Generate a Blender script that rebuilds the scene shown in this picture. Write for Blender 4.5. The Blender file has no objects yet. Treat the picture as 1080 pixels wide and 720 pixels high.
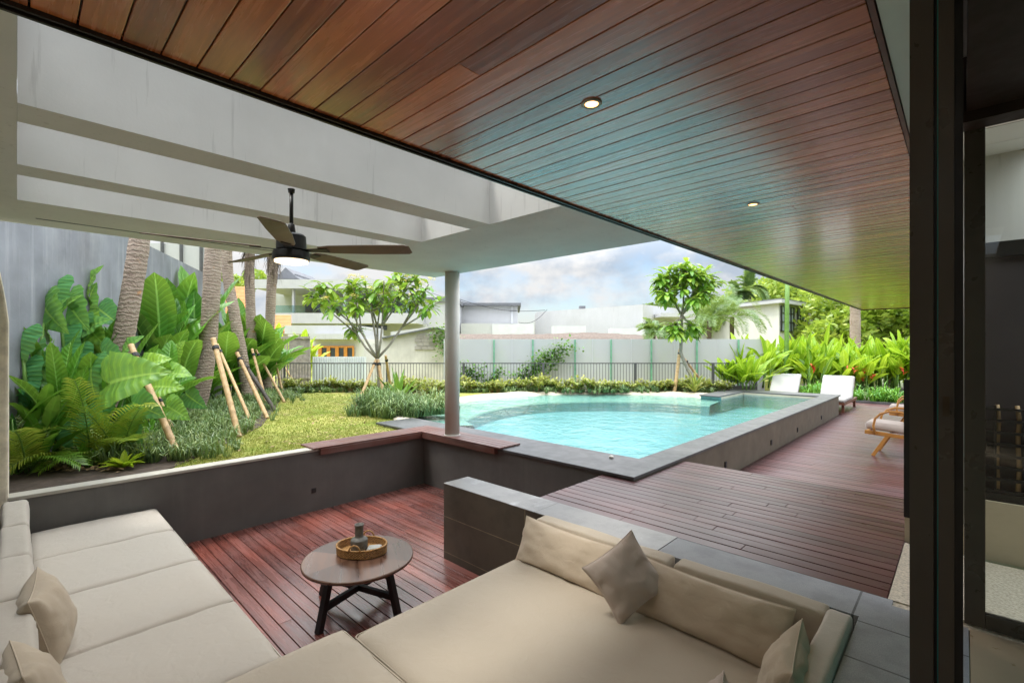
import bpy, bmesh, math, random
from mathutils import Vector, Matrix, noise
R = math.radians
PI = math.pi
S = bpy.context.scene
COL = S.collection

# ------------------------------------------------------------------ camera, world, sun, exposure
F, CU, CV = 498.5, 540.0, 365.0            # focal length and horizon of the 1080 x 720 photograph
YAW = math.atan2(476, 498.5)
CAMZ = 1.5
cd = bpy.data.cameras.new('camera'); cam = bpy.data.objects.new('camera', cd); COL.objects.link(cam)
cam.location = (0, 0, CAMZ); cam.rotation_euler = (R(90), 0, YAW)
cd.sensor_width = 36; cd.lens = F / 1080 * 36; cd.shift_y = 5 / 1080; cd.clip_start = .05; cd.clip_end = 3000
S.camera = cam

SUN_EL, SUN_AZ = R(66), R(215)             # azimuth: where the sun stands, clockwise from +Y
w = bpy.data.worlds.new('World'); S.world = w; w.use_nodes = True
nt = w.node_tree; nt.nodes.clear()
def N(t, **k):
    n = nt.nodes.new(t)
    for a, b in k.items(): setattr(n, a, b)
    return n
def L(a, b): nt.links.new(a, b)
out = N('ShaderNodeOutputWorld')
sky = N('ShaderNodeTexSky', sky_type='NISHITA'); sky.sun_disc = False
sky.sun_elevation = SUN_EL; sky.sun_rotation = SUN_AZ; sky.altitude = 50; sky.dust_density = 1.5
bg1 = N('ShaderNodeBackground'); bg1.inputs[1].default_value = .13; L(sky.outputs[0], bg1.inputs[0])
tc = N('ShaderNodeTexCoord')
sep = N('ShaderNodeSeparateXYZ'); L(tc.outputs['Generated'], sep.inputs[0])
mp = N('ShaderNodeMapping'); mp.inputs['Location'].default_value = (2.35, .9, .4); mp.inputs['Scale'].default_value = (1, 1, 1.7)
L(tc.outputs['Generated'], mp.inputs[0])
n1 = N('ShaderNodeTexNoise'); n1.inputs['Scale'].default_value = 3.2; n1.inputs['Detail'].default_value = 9; n1.inputs['Roughness'].default_value = .58
L(mp.outputs[0], n1.inputs[0])
n2 = N('ShaderNodeTexNoise'); n2.inputs['Scale'].default_value = 5.5; n2.inputs['Detail'].default_value = 8; n2.inputs['Roughness'].default_value = .55
mp2 = N('ShaderNodeMapping'); mp2.inputs['Location'].default_value = (-1.1, 3.3, .93); mp2.inputs['Scale'].default_value = (1, 1, 1.5)
L(tc.outputs['Generated'], mp2.inputs[0]); L(mp2.outputs[0], n2.inputs[0])
cr = N('ShaderNodeValToRGB'); cr.color_ramp.elements[0].position = .36; cr.color_ramp.elements[1].position = .50
L(n1.outputs[0], cr.inputs[0])
cc = N('ShaderNodeValToRGB')
cc.color_ramp.elements[0].position = .40; cc.color_ramp.elements[0].color = (.77, .89, 1.05, 1)
cc.color_ramp.elements[1].position = .53; cc.color_ramp.elements[1].color = (1.32, 1.32, 1.32, 1)
L(n2.outputs[0], cc.inputs[0])
ze = N('ShaderNodeMapRange'); ze.inputs[1].default_value = .16; ze.inputs[2].default_value = .9; ze.inputs[3].default_value = .41; ze.inputs[4].default_value = 3.4
L(sep.outputs[2], ze.inputs[0])
bg2 = N('ShaderNodeBackground'); L(cc.outputs[0], bg2.inputs[0]); L(ze.outputs[0], bg2.inputs[1])
mx = N('ShaderNodeMixShader'); L(cr.outputs[0], mx.inputs[0]); L(bg1.outputs[0], mx.inputs[1]); L(bg2.outputs[0], mx.inputs[2])
L(mx.outputs[0], out.inputs[0])

sl = bpy.data.lights.new('sun', 'SUN'); sl.energy = 1.5; sl.angle = R(10); sl.color = (1, .95, .87)
so = bpy.data.objects.new('sun', sl); COL.objects.link(so)
sdir = Vector((math.sin(SUN_AZ) * math.cos(SUN_EL), math.cos(SUN_AZ) * math.cos(SUN_EL), math.sin(SUN_EL)))
so.rotation_euler = sdir.to_track_quat('Z', 'Y').to_euler(); so.location = (0, 0, 30)

S.view_settings.view_transform = 'Standard'; S.view_settings.look = 'None'
S.view_settings.exposure = .72; S.view_settings.gamma = 1; S.view_settings.use_curve_mapping = False
S.render.engine = 'CYCLES'
S.cycles.use_denoising = True
S.cycles.max_bounces = 10; S.cycles.diffuse_bounces = 6; S.cycles.glossy_bounces = 4; S.cycles.transmission_bounces = 6
S.cycles.transparent_max_bounces = 12; S.cycles.caustics_reflective = False; S.cycles.caustics_refractive = False
S.cycles.sample_clamp_indirect = 6

# ------------------------------------------------------------------ helpers
random.seed(7)
rnd = random.random
def ru(a, b): return a + (b - a) * random.random()
HX, HY = -math.sin(YAW), math.cos(YAW); RX, RY = math.cos(YAW), math.sin(YAW)
def W(u, d, z=0.0):
    """a point at depth d from the viewpoint, in the column u of the photograph"""
    a = (u - CU) / F * d
    return Vector((HX * d + RX * a, HY * d + RY * a, z))
def WV(u, v, d): return W(u, d, CAMZ + (CV - v) / F * d)
HEAD = Vector((HX, HY, 0)); SIDE = Vector((RX, RY, 0)); UP = Vector((0, 0, 1))

def ear_clip(poly):
    P = [(p[0], p[1]) for p in poly]; idx = list(range(len(P)))
    def cr_(a, b, c): return (b[0]-a[0])*(c[1]-a[1])-(b[1]-a[1])*(c[0]-a[0])
    if sum(P[i][0]*P[(i+1) % len(P)][1]-P[(i+1) % len(P)][0]*P[i][1] for i in idx) < 0: idx.reverse()
    out_ = []; guard = 0
    while len(idx) > 3 and guard < 5000:
        guard += 1; n = len(idx); done = False
        for k in range(n):
            i, j, l = idx[k-1], idx[k], idx[(k+1) % n]; c = cr_(P[i], P[j], P[l])
            if c <= 1e-12:
                if abs(c) <= 1e-12: idx.pop(k); done = True; break
                continue
            if any(cr_(P[i], P[j], P[m]) > -1e-9 and cr_(P[j], P[l], P[m]) > -1e-9 and cr_(P[l], P[i], P[m]) > -1e-9 for m in idx if m not in (i, j, l)): continue
            out_.append((i, j, l)); idx.pop(k); done = True; break
        if not done: break
    if len(idx) == 3: out_.append(tuple(idx))
    return out_

class MB:
    def __init__(s): s.v = []; s.f = []; s.t = []; s.m = []; s.vn = {}; s.tone = .5; s.mi = 0
    def add(s, vs, fs, tone=None, vn=None):
        b = len(s.v)
        if vn:
            for i, q in enumerate(vn): s.vn[b+i] = q
        tone = s.tone if tone is None else tone
        s.v += [tuple(p) for p in vs]; s.t += list(tone) if isinstance(tone, list) else [tone] * len(vs)
        for f in fs: s.f.append(tuple(b + i for i in f)); s.m.append(s.mi)
    def box(s, a, b, tone=None, M=None):
        x0, y0, z0 = a; x1, y1, z1 = b
        vs = [Vector(p) for p in ((x0,y0,z0),(x1,y0,z0),(x1,y1,z0),(x0,y1,z0),(x0,y0,z1),(x1,y0,z1),(x1,y1,z1),(x0,y1,z1))]
        if M: vs = [M @ p for p in vs]
        s.add(vs, [(0,3,2,1),(4,5,6,7),(0,1,5,4),(1,2,6,5),(2,3,7,6),(3,0,4,7)], tone)
    def bar(s, p, q, wx, wz, up=UP, tone=None):
        """a rectangular bar from p to q"""
        p, q = Vector(p), Vector(q); d = (q - p).normalized(); sd = d.cross(up)
        if sd.length < 1e-4: sd = d.cross(Vector((0, 1, 0)))
        sd.normalize(); n = sd.cross(d)
        vs = []
        for c in (p, q):
            for a, b in ((-1,-1),(1,-1),(1,1),(-1,1)): vs.append(c + sd * wx * .5 * a + n * wz * .5 * b)
        s.add(vs, [(3,2,1,0),(4,5,6,7),(0,1,5,4),(1,2,6,5),(2,3,7,6),(3,0,4,7)], tone)
    def tube(s, pts, rad, n=8, caps=True, tone=None):
        pts = [Vector(p) for p in pts]
        if not isinstance(rad, (list, tuple)): rad = [rad] * len(pts)
        vs = []; fs = []; ref = None
        for i, p in enumerate(pts):
            d = (pts[min(i+1, len(pts)-1)] - pts[max(i-1, 0)]).normalized()
            if ref is None: ref = d.orthogonal().normalized()
            ref = (ref - d * ref.dot(d)).normalized(); o = d.cross(ref)
            for k in range(n):
                a = 2 * PI * k / n
                vs.append(p + (ref * math.cos(a) + o * math.sin(a)) * rad[i])
        for i in range(len(pts) - 1):
            for k in range(n):
                a, b = i*n+k, i*n+(k+1) % n
                fs.append((a, b, b+n, a+n))
        if caps:
            fs.append(tuple(reversed(range(n)))); fs.append(tuple(range((len(pts)-1)*n, len(pts)*n)))
        s.add(vs, fs, tone)
    def lathe(s, prof, c=(0,0,0), n=32, tone=None, sx=1, sy=1):
        vs = []; fs = []
        for r, z in prof:
            for k in range(n):
                a = 2*PI*k/n; vs.append((c[0] + r*sx*math.cos(a), c[1] + r*sy*math.sin(a), c[2] + z))
        for i in range(len(prof)-1):
            for k in range(n):
                a, b = i*n+k, i*n+(k+1) % n; fs.append((a, b, b+n, a+n))
        fs.append(tuple(reversed(range(n)))); fs.append(tuple(range((len(prof)-1)*n, len(prof)*n)))
        s.add(vs, fs, tone)
    def prism(s, poly, z0, z1, tone=None):
        n = len(poly)
        vs = [(p[0], p[1], z0) for p in poly] + [(p[0], p[1], z1) for p in poly]
        tri = ear_clip(poly)
        fs = []
        for t in tri:
            a = [poly[i] for i in t]
            ar = (a[1][0]-a[0][0])*(a[2][1]-a[0][1]) - (a[1][1]-a[0][1])*(a[2][0]-a[0][0])
            t = t if ar > 0 else t[::-1]
            fs.append(tuple(i+n for i in t)); fs.append(tuple(reversed(t)))
        for i in range(n): fs.append((i, (i+1) % n, n+(i+1) % n, n+i))
        s.add(vs, fs, tone)
    def build(s, name, mats, parent=None, smooth=False, bevel=0, loc=None):
        me = bpy.data.meshes.new(name); me.from_pydata(s.v, [], s.f)
        if not isinstance(mats, (list, tuple)): mats = [mats]
        for m in mats: me.materials.append(m)
        at = me.attributes.new('tone', 'FLOAT', 'POINT'); at.data.foreach_set('value', s.t)
        if s.vn:
            a2 = me.attributes.new('vein', 'FLOAT_VECTOR', 'POINT'); fl = [0.0, 1.0, 0.0]*len(s.v)
            for i, q in s.vn.items(): fl[3*i] = q[0]; fl[3*i+1] = q[1]; fl[3*i+2] = 1.0
            a2.data.foreach_set('vector', fl)
        if len(mats) > 1: me.polygons.foreach_set('material_index', s.m)
        if smooth: me.polygons.foreach_set('use_smooth', [True] * len(me.polygons))
        me.update()
        o = bpy.data.objects.new(name, me); COL.objects.link(o)
        if parent: o.parent = parent
        if bevel:
            b = o.modifiers.new('bevel', 'BEVEL'); b.width = bevel; b.segments = 2; b.limit_method = 'ANGLE'; b.angle_limit = R(40)
        if loc: o.location = loc
        return o

def tag(o, label, cat, group=None, kind=None):
    o['label'] = label; o['category'] = cat
    if group: o['group'] = group
    if kind: o['kind'] = kind
    return o
def struct(o, label=None):
    o['kind'] = 'structure'
    if label: o['label'] = label
    return o
def thing(name, label, cat, loc=(0, 0, 0), rz=0, group=None):
    o = bpy.data.objects.new(name, None); COL.objects.link(o); o.location = loc; o.rotation_euler = (0, 0, rz)
    o.empty_display_size = .1
    return tag(o, label, cat, group)
def copy_tree(o, parent=None):
    c = o.copy(); COL.objects.link(c)
    if parent: c.parent = parent
    for ch in list(o.children): copy_tree(ch, c)
    return c

# ------------------------------------------------------------------ materials
def mat(name):
    m = bpy.data.materials.new(name); m.use_nodes = True
    global nt; nt = m.node_tree
    return m, nt.nodes['Principled BSDF'], nt.nodes['Material Output']
def ramp(stops, fac):
    r = N('ShaderNodeValToRGB'); e = r.color_ramp.elements
    while len(e) < len(stops): e.new(.5)
    for i, (p, c) in enumerate(stops):
        e[i].position = p; e[i].color = (*c, 1) if len(c) == 3 else c
    L(fac, r.inputs[0]); return r.outputs[0]
def coords(scale=(1, 1, 1), kind='Object', rot=(0, 0, 0)):
    t = N('ShaderNodeTexCoord'); m = N('ShaderNodeMapping'); m.inputs['Scale'].default_value = scale; m.inputs['Rotation'].default_value = rot
    L(t.outputs[kind], m.inputs[0]); return m.outputs[0]
def nz(vec, scale, detail=5, rough=.55, dist=0):
    n = N('ShaderNodeTexNoise'); n.inputs['Scale'].default_value = scale; n.inputs['Detail'].default_value = detail
    n.inputs['Roughness'].default_value = rough; n.inputs['Distortion'].default_value = dist
    L(vec, n.inputs[0]); return n.outputs[0]
def mixc(a, b, fac, mode='MIX'):
    m = N('ShaderNodeMix', data_type='RGBA', blend_type=mode)
    for i, x in ((6, a), (7, b)):
        if hasattr(x, 'is_output'): L(x, m.inputs[i])
        else: m.inputs[i].default_value = (*x, 1)
    if hasattr(fac, 'is_output'): L(fac, m.inputs[0])
    else: m.inputs[0].default_value = fac
    return m.outputs[2]
def mth(op, a, b=0.0):
    m = N('ShaderNodeMath', operation=op)
    for i, x in ((0, a), (1, b)):
        if hasattr(x, 'is_output'): L(x, m.inputs[i])
        else: m.inputs[i].default_value = x
    return m.outputs[0]
def bump(p, h, strength=.3, dist=.01):
    b = N('ShaderNodeBump'); b.inputs['Strength'].default_value = strength; b.inputs['Distance'].default_value = dist
    L(h, b.inputs['Height']); L(b.outputs[0], p.inputs['Normal'])
def tone(): 
    a = N('ShaderNodeAttribute'); a.attribute_name = 'tone'; return a.outputs['Fac']
def mr(x, a, b, c, d):
    m = N('ShaderNodeMapRange')
    for i, q in enumerate((a, b, c, d)): m.inputs[i+1].default_value = q
    L(x, m.inputs[0]); return m.outputs[0]

def plain(name, col, rough=.6, var=.12, scale=6, bmp=.1, bs=60, metal=0, spec=.5, stain=None):
    m, p, o = mat(name); v = coords()
    a = nz(v, scale, 6); c = mixc([x*(1-var) for x in col], [min(1, x*(1+var)) for x in col], ramp([(.3, (0,)*3), (.7, (1,)*3)], a))
    if stain: c = mixc(c, stain, ramp([(.55, (0,)*3), (.75, (.6,)*3)], nz(v, scale*.35, 8, .65)))
    L(c, p.inputs['Base Color']); p.inputs['Roughness'].default_value = rough; p.inputs['Metallic'].default_value = metal
    p.inputs['Specular IOR Level'].default_value = spec
    L(mr(nz(v, scale*2.3, 4), .3, .7, rough*.85, min(1, rough*1.15)), p.inputs['Roughness'])
    if bmp: bump(p, nz(v, bs, 4), bmp, .004)
    return m
def wood(name, dark, light, rough=.4, axis=0, grain=30, coat=0, weather=None, spec=.5):
    m, p, o = mat(name)
    sc = [grain]*3; sc[axis] = grain*.06
    v = coords(sc)
    t = tone()
    # shift each board's grain by its own tone so that neighbours do not line up
    ad = N('ShaderNodeVectorMath', operation='ADD'); L(v, ad.inputs[0])
    cb = N('ShaderNodeCombineXYZ')
    for i in range(3): L(mth('MULTIPLY', t, 137.0 + 31*i), cb.inputs[i])
    L(cb.outputs[0], ad.inputs[1]); v = ad.outputs[0]
    g = nz(v, 1, 7, .62, .35); g2 = nz(v, .23, 3, .5, .6)
    f = mth('ADD', mth('MULTIPLY', g, .55), mth('MULTIPLY', g2, .45))
    f = mth('ADD', f, mth('MULTIPLY', mth('SUBTRACT', t, .5), .32))
    c = ramp([(.30, dark), (.52, [(a+b)/2 for a, b in zip(dark, light)]), (.72, light)], f)
    if weather:
        c = mixc(c, weather, ramp([(.38, (0,)*3), (.72, (.55,)*3)], nz(coords((1.6, 1.6, 1.6)), 1, 6, .6)))
    L(c, p.inputs['Base Color'])
    L(mr(g, .3, .7, rough*.8, min(1, rough*1.3)), p.inputs['Roughness'])
    p.inputs['Specular IOR Level'].default_value = spec
    p.inputs['Coat Weight'].default_value = coat; p.inputs['Coat Roughness'].default_value = .18
    bump(p, g, .25, .003)
    return m
def leafmat(name, c0, c1, c2, rough=.34, trans=.32):
    m, p, o = mat(name); t = tone()
    c = ramp([(0, c0), (.5, c1), (1, c2)], t)
    c = mixc(c, [x*.72 for x in c1], mr(nz(coords(), 9, 4), .4, .7, 0, .5))
    va = N('ShaderNodeAttribute'); va.attribute_name = 'vein'; sv = N('ShaderNodeSeparateXYZ'); L(va.outputs['Vector'], sv.inputs[0])
    sn = mth('SINE', mth('MULTIPLY', sv.outputs[0], 2*PI)); on = sv.outputs[2]
    c = mixc(c, [min(1, x*1.5+.03) for x in c2], mth('MULTIPLY', mth('MULTIPLY', mr(sn, .86, 1, 0, .30), on), 1.0))
    c = mixc(c, [x*.62 for x in c1], mth('MULTIPLY', mr(sn, -1, -.2, .22, 0), on))
    c = mixc(c, [min(1, x*1.25+.10) for x in c2], mth('MULTIPLY', mr(sv.outputs[1], .03, .09, .85, 0), on))
    bump(p, mth('MULTIPLY', sn, on), .32, .010)
    L(c, p.inputs['Base Color']); p.inputs['Roughness'].default_value = rough; p.inputs['Specular IOR Level'].default_value = .5
    tr = N('ShaderNodeBsdfTranslucent'); L(mixc(c, (.6, .7, .08), .3), tr.inputs[0])
    mx = N('ShaderNodeMixShader'); mx.inputs[0].default_value = trans
    L(p.outputs[0], mx.inputs[1]); L(tr.outputs[0], mx.inputs[2]); L(mx.outputs[0], o.inputs[0])
    return m
def fabric(name, col, var=.08, weave=900):
    m, p, o = mat(name); v = coords()
    a = nz(v, 3.2, 5); c = mixc([x*(1-var) for x in col], [x*(1+var*.6) for x in col], a)
    wv = nz(coords((weave, weave*.35, weave)), 1, 2); wv2 = nz(coords((weave*.35, weave, weave)), 1, 2)
    th = mth('ADD', wv, wv2); c = mixc((0, 0, 0), c, 1.0); c = mixc(c, [x*.86 for x in col], mr(tone(), 0, 1, 0, .8))
    c = mixc(c, [x*.78 for x in col], mr(th, .8, 1.25, 0, .35))
    L(c, p.inputs['Base Color']); p.inputs['Roughness'].default_value = .92
    p.inputs['Specular IOR Level'].default_value = .15; p.inputs['Sheen Weight'].default_value = .15
    h = mth('ADD', mth('MULTIPLY', th, .12), mth('MULTIPLY', nz(v, 11, 4, .5, .8), .9))
    bump(p, h, .5, .012)
    return m
def glow(name, col, strength):
    m, p, o = mat(name); p.inputs['Base Color'].default_value = (.9, .85, .75, 1)
    p.inputs['Emission Color'].default_value = (*col, 1); p.inputs['Emission Strength'].default_value = strength
    return m
def glassmat(name, tint=(.93, .97, .96), ior=1.5, rough=0.0):
    m, p, o = mat(name); nt.nodes.remove(p)
    t = N('ShaderNodeBsdfTransparent'); t.inputs[0].default_value = (*tint, 1)
    g = N('ShaderNodeBsdfGlossy'); g.inputs['Roughness'].default_value = rough
    fr = N('ShaderNodeFresnel'); fr.inputs[0].default_value = ior
    mx = N('ShaderNodeMixShader'); L(fr.outputs[0], mx.inputs[0]); L(t.outputs[0], mx.inputs[1]); L(g.outputs[0], mx.inputs[2]); L(mx.outputs[0], o.inputs[0])
    return m

M = {}
M['ceil'] = wood('ceiling timber', (.20, .052, .018), (.74, .235, .075), .25, 0, 26, coat=.8, spec=.7)
M['pitdeck'] = wood('red deck timber', (.105, .028, .020), (.30, .088, .064), .26, 0, 24, weather=(.20, .125, .122), spec=.9)
M['deck'] = wood('weathered deck timber', (.066, .021, .020), (.140, .056, .054), .34, 0, 24, weather=(.108, .072, .080), spec=.55)
M['bench'] = wood('bench timber', (.085, .024, .015), (.20, .072, .05), .40, 0, 24, weather=(.22, .175, .165))
M['benchY'] = wood('bench timber lengthways', (.085, .024, .015), (.20, .072, .05), .40, 1, 24, weather=(.22, .175, .165))
M['tabletop'] = wood('table top walnut', (.055, .026, .016), (.20, .105, .065), .30, 0, 16, spec=.6)
M['black'] = plain('black painted wood', (.012, .012, .013), .45, .2, 8, .15)
M['trackblack'] = plain('dark bronze aluminium', (.022, .017, .014), .35, .15, 5, .03, metal=.3)
M['frame'] = plain('brown black door frame', (.075, .064, .050), .30, .12, 4, .03)
M['framedark'] = plain('black door frame', (.010, .009, .008), .35, .12, 4, .03)
M['white'] = plain('white painted plaster', (.84, .83, .80), .75, .04, 2.5, .12, 90)
M['beam'] = plain('white roof plaster', (.72, .715, .695), .8, .06, 1.8, .15, 70, stain=(.64, .63, .60))
def streaked(m, col, amt):
    global nt
    nt = m.node_tree; p = nt.nodes['Principled BSDF']; src = p.inputs['Base Color'].links[0].from_socket
    c = mixc(src, col, ramp([(.52, (0,)*3), (.78, (amt,)*3)], nz(coords((5, 5, .35)), 1, 7, .65)))
    c = mixc(c, [x*.6 for x in col], ramp([(.62, (0,)*3), (.7, (.35,)*3)], nz(coords((22, 22, 1.2)), 1, 4, .6)))
    L(c, p.inputs['Base Color'])
M['column'] = plain('pale column paint', (.62, .60, .55), .55, .05, 3, .08)
M['pitwall'] = plain('dark grey plaster', (.105, .100, .094), .7, .16, 2.2, .2, 60, stain=(.085, .08, .074))
M['greywall'] = plain('grey cement render', (.25, .258, .29), .85, .2, 1.6, .35, 28, stain=(.40, .405, .43))
M['coping'] = plain('grey stone coping', (.085, .086, .088), .42, .22, 3.2, .2, 40, stain=(.20, .20, .20))
M['curb'] = plain('pale concrete curb', (.42, .40, .35), .7, .12, 4, .3, 40)
M['poolwall'] = plain('taupe pool side render', (.145, .118, .085), .7, .14, 2.2, .25, 50, stain=(.14, .115, .085))
M['sand'] = plain('cream sandstone', (.50, .45, .34), .7, .14, 3.0, .3, 35)
M['soil'] = plain('planting soil', (.060, .042, .030), .95, .4, 7, 1.0, 22)
M['limestone'] = plain('rough limestone', (.80, .73, .60), .9, .22, 9, 1.0, 30)
M['rattan'] = plain('rattan', (.36, .19, .06), .55, .65, 75, 1.0, 120)
M['teak'] = wood('honey teak', (.40, .17, .035), (.62, .30, .08), .4, 0, 30)
M['loungerwood'] = wood('dark lounger timber', (.10, .035, .02), (.2, .08, .045), .45, 1, 30)
M['vase'] = plain('mottled grey stoneware', (.115, .110, .095), .5, .45, 30, .4, 90, stain=(.24, .22, .18))
M['fabric'] = fabric('beige outdoor fabric', (.54, .49, .425))
M['fabricR'] = fabric('warm beige outdoor fabric', (.495, .43, .345))
M['pillow'] = fabric('beige linen', (.54, .45, .345), .10)
M['taupe'] = fabric('taupe linen', (.56, .475, .42), .12)
M['cream'] = fabric('off white fabric', (.47, .475, .45))
M['bamboo'] = plain('bamboo pole', (.50, .33, .16), .5, .2, 14, .2, 60, stain=(.34, .20, .09))
M['darkpole'] = plain('weathered dark pole', (.07, .055, .045), .7, .3, 20, .4)
M['trunk'] = plain('palm trunk bark', (.215, .165, .130), .9, .42, 16, 1.0, 45, stain=(.30, .25, .21))
M['plumeria'] = plain('frangipani bark', (.30, .27, .22), .8, .22, 14, .5, 50)
M['bark'] = plain('tree bark', (.10, .075, .05), .9, .3, 10, .8, 30)
M['strap'] = plain('black strap', (.012, .012, .012), .6, .2, 20, .1)
M['fence'] = plain('dark grey fence metal', (.075, .076, .08), .5, .15, 6, .05)
M['bwhite'] = plain('white house paint', (.45, .455, .46), .8, .05, .8, .08, 20, stain=(.40, .40, .40))
M['bcream'] = plain('cream house paint', (.58, .575, .54), .8, .05, .8, .08, 20, stain=(.68, .64, .54))
M['bgrey'] = plain('pale grey house paint', (.55, .56, .58), .8, .06, 1.5, .1, 20)
M['concrete'] = plain('bare stained concrete', (.60, .575, .53), .9, .14, 1.6, .3, 14, stain=(.44, .42, .39))
M['block'] = plain('concrete block', (.36, .33, .30), .9, .18, 4, .6, 12)
M['darkglass'] = plain('dark window glass', (.03, .04, .05), .08, .2, 2, 0, spec=.8)
M['bluegrey'] = plain('weathered sheet metal', (.62, .66, .69), .5, .08, 1.4, .05, 20, stain=(.5, .53, .55))
M['pinegrey'] = plain('weathered grey wood', (.36, .32, .29), .85, .22, 10, .5, 40)
M['orangewood'] = plain('orange varnished wood', (.52, .21, .035), .4, .12, 8, .1)
M['thatch'] = plain('brown thatch', (.125, .095, .075), .95, .5, 9, 1.0, 16)
M['greenpost'] = plain('green painted post', (.16, .38, .25), .5, .25, 5, .05)
M['greyroof'] = plain('dark grey roofing', (.13, .135, .15), .7, .15, 2, .2, 20)
M['downlightrim'] = plain('brushed metal rim', (.30, .27, .22), .35, .1, 20, .05, metal=.7)
M['glow'] = glow('lamp glow', (1, .52, .16), 3.6)
M['fanglow'] = glow('fan lamp glow', (1, .74, .48), 1.6)
M['glass'] = glassmat('clear glass')
M['railglass'] = glassmat('balcony glass', (.72, .86, .84))
M['glassedge'] = plain('green glass edge', (.08, .42, .40), .15, .1, 5, 0)
M['flower'] = plain('red flower', (.65, .05, .03), .5, .2, 20, .1)
M['yellowflower'] = plain('cream yellow blossom', (.85, .72, .28), .6, .1, 20, .1)
M['innerfloor'] = plain('beige polished floor', (.42, .33, .22), .3, .1, 3, .02)
M['mortar'] = plain('dark joint', (.03, .028, .025), .9, .2, 8, .1)
M['chipstone'] = plain('pale chip', (.75, .72, .66), .7, .1, 20, .2)
streaked(M['beam'], (.64, .63, .60), .2); streaked(M['bwhite'], (.36, .36, .36), .3); streaked(M['bcream'], (.46, .44, .38), .35); streaked(M['concrete'], (.38, .36, .33), .5)
streaked(M['greywall'], (.52, .53, .56), .55); streaked(M['pitwall'], (.15, .145, .135), .5)
# leaves
M['banana'] = leafmat('banana leaf', (.03, .13, .02), (.085, .29, .03), (.20, .46, .05))
M['heliconia'] = leafmat('heliconia leaf', (.08, .24, .006), (.27, .48, .010), (.50, .62, .03), trans=.45)
M['alocasia'] = leafmat('elephant ear leaf', (.05, .22, .09), (.11, .37, .13), (.30, .52, .05))
M['fern'] = leafmat('areca palm leaf', (.05, .16, .02), (.16, .32, .03), (.42, .46, .06))
M['lirio'] = leafmat('mondo grass', (.055, .12, .045), (.15, .25, .09), (.38, .46, .20), trans=.2)
M['shrub'] = leafmat('yellow green shrub leaf', (.06, .14, .025), (.18, .26, .045), (.50, .48, .11))
M['plumleaf'] = leafmat('frangipani leaf', (.05, .17, .02), (.16, .36, .035), (.42, .55, .07))
M['treeleaf'] = leafmat('garden tree leaf', (.09, .19, .02), (.27, .40, .05), (.50, .56, .10), trans=.45)
M['darkleaf'] = leafmat('dark tree leaf', (.03, .085, .025), (.08, .17, .04), (.16, .26, .06))
M['palmleaf'] = leafmat('palm leaf', (.05, .12, .04), (.12, .22, .065), (.25, .35, .11))
M['ivy'] = leafmat('creeper leaf', (.03, .12, .02), (.08, .24, .03), (.18, .36, .05))
M['stalk'] = plain('green stalk', (.12, .24, .04), .5, .2, 10, .2)
M['drystalk'] = plain('dry stalk', (.30, .20, .10), .8, .3, 12, .4)
M['deadfrond'] = plain('dead palm fibre', (.16, .12, .09), .95, .35, 20, .5)

# special surfaces
def m_lawn():
    m, p, o = mat('lawn'); v = coords()
    c = mixc((.20, .26, .045), (.44, .41, .13), ramp([(.35, (0,)*3), (.65, (1,)*3)], nz(v, .9, 7, .6)))
    c = mixc(c, (.46, .38, .18), ramp([(.52, (0,)*3), (.72, (.8,)*3)], nz(v, 2.6, 8, .7)))
    c = mixc(c, (.05, .085, .012), ramp([(.5, (0,)*3), (.8, (.8,)*3)], nz(v, 45, 3)))
    L(c, p.inputs['Base Color']); p.inputs['Roughness'].default_value = .95; p.inputs['Specular IOR Level'].default_value = .1
    bump(p, nz(v, 60, 5, .7), .9, .03); return m
M['lawn'] = m_lawn()
M['blade'] = leafmat('grass blade', (.17, .26, .035), (.36, .38, .07), (.50, .45, .16), .6, .3)
def m_tile(name, c0, c1, sx, sy, joint, jc, rough=.6, off=0.0, plane='XY', grit=1.0, stain=None, loc=(0, 0, 0)):
    m, p, o = mat(name)
    v = coords(rot={'XY': (0, 0, 0), 'XZ': (R(90), 0, 0)}[plane]); 
    ad = N('ShaderNodeVectorMath', operation='ADD'); L(v, ad.inputs[0]); ad.inputs[1].default_value = loc; v = ad.outputs[0]
    b = N('ShaderNodeTexBrick'); b.offset = off; L(v, b.inputs[0]); b.inputs['Scale'].default_value = 1
    b.inputs['Mortar Size'].default_value = joint; b.inputs['Brick Width'].default_value = sx; b.inputs['Row Height'].default_value = sy
    b.inputs['Color1'].default_value = (*c0, 1); b.inputs['Color2'].default_value = (*c1, 1); b.inputs['Mortar'].default_value = (*jc, 1)
    q = coords()
    c = mixc(b.outputs[0], (.5, .5, .5), .0)
    g = nz(q, 180, 3, .7); g2 = nz(q, 5, 7, .65)
    c = mixc(c, [x*.55 for x in c0], mr(g, .35, .65, .55*grit, 0))
    c = mixc(c, [x*.6 for x in c0], mr(g2, .45, .7, 0, .7))
    if stain: c = mixc(c, stain, ramp([(.56, (0,)*3), (.68, (.75,)*3)], nz(q, 2.1, 8, .68, .4)))
    L(c, p.inputs['Base Color']); p.inputs['Roughness'].default_value = rough
    bump(p, mth('ADD', mth('MULTIPLY', g, grit), mth('MULTIPLY', b.outputs['Fac'], -1.5)), .35, .004)
    return m
M['andesite'] = m_tile('andesite paving', (.34, .355, .375), (.40, .415, .43), 2.0, .40, .006, (.05, .05, .05), .7, plane='XY', grit=1.2, loc=(.45, .02, 0))
M['blocktop'] = m_tile('polished stone slab', (.18, .177, .172), (.22, .216, .208), 1.35, 2.0, .004, (.08, .07, .06), .30, grit=.4, stain=(.40, .40, .415), loc=(.1, .4, 0))
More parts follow.
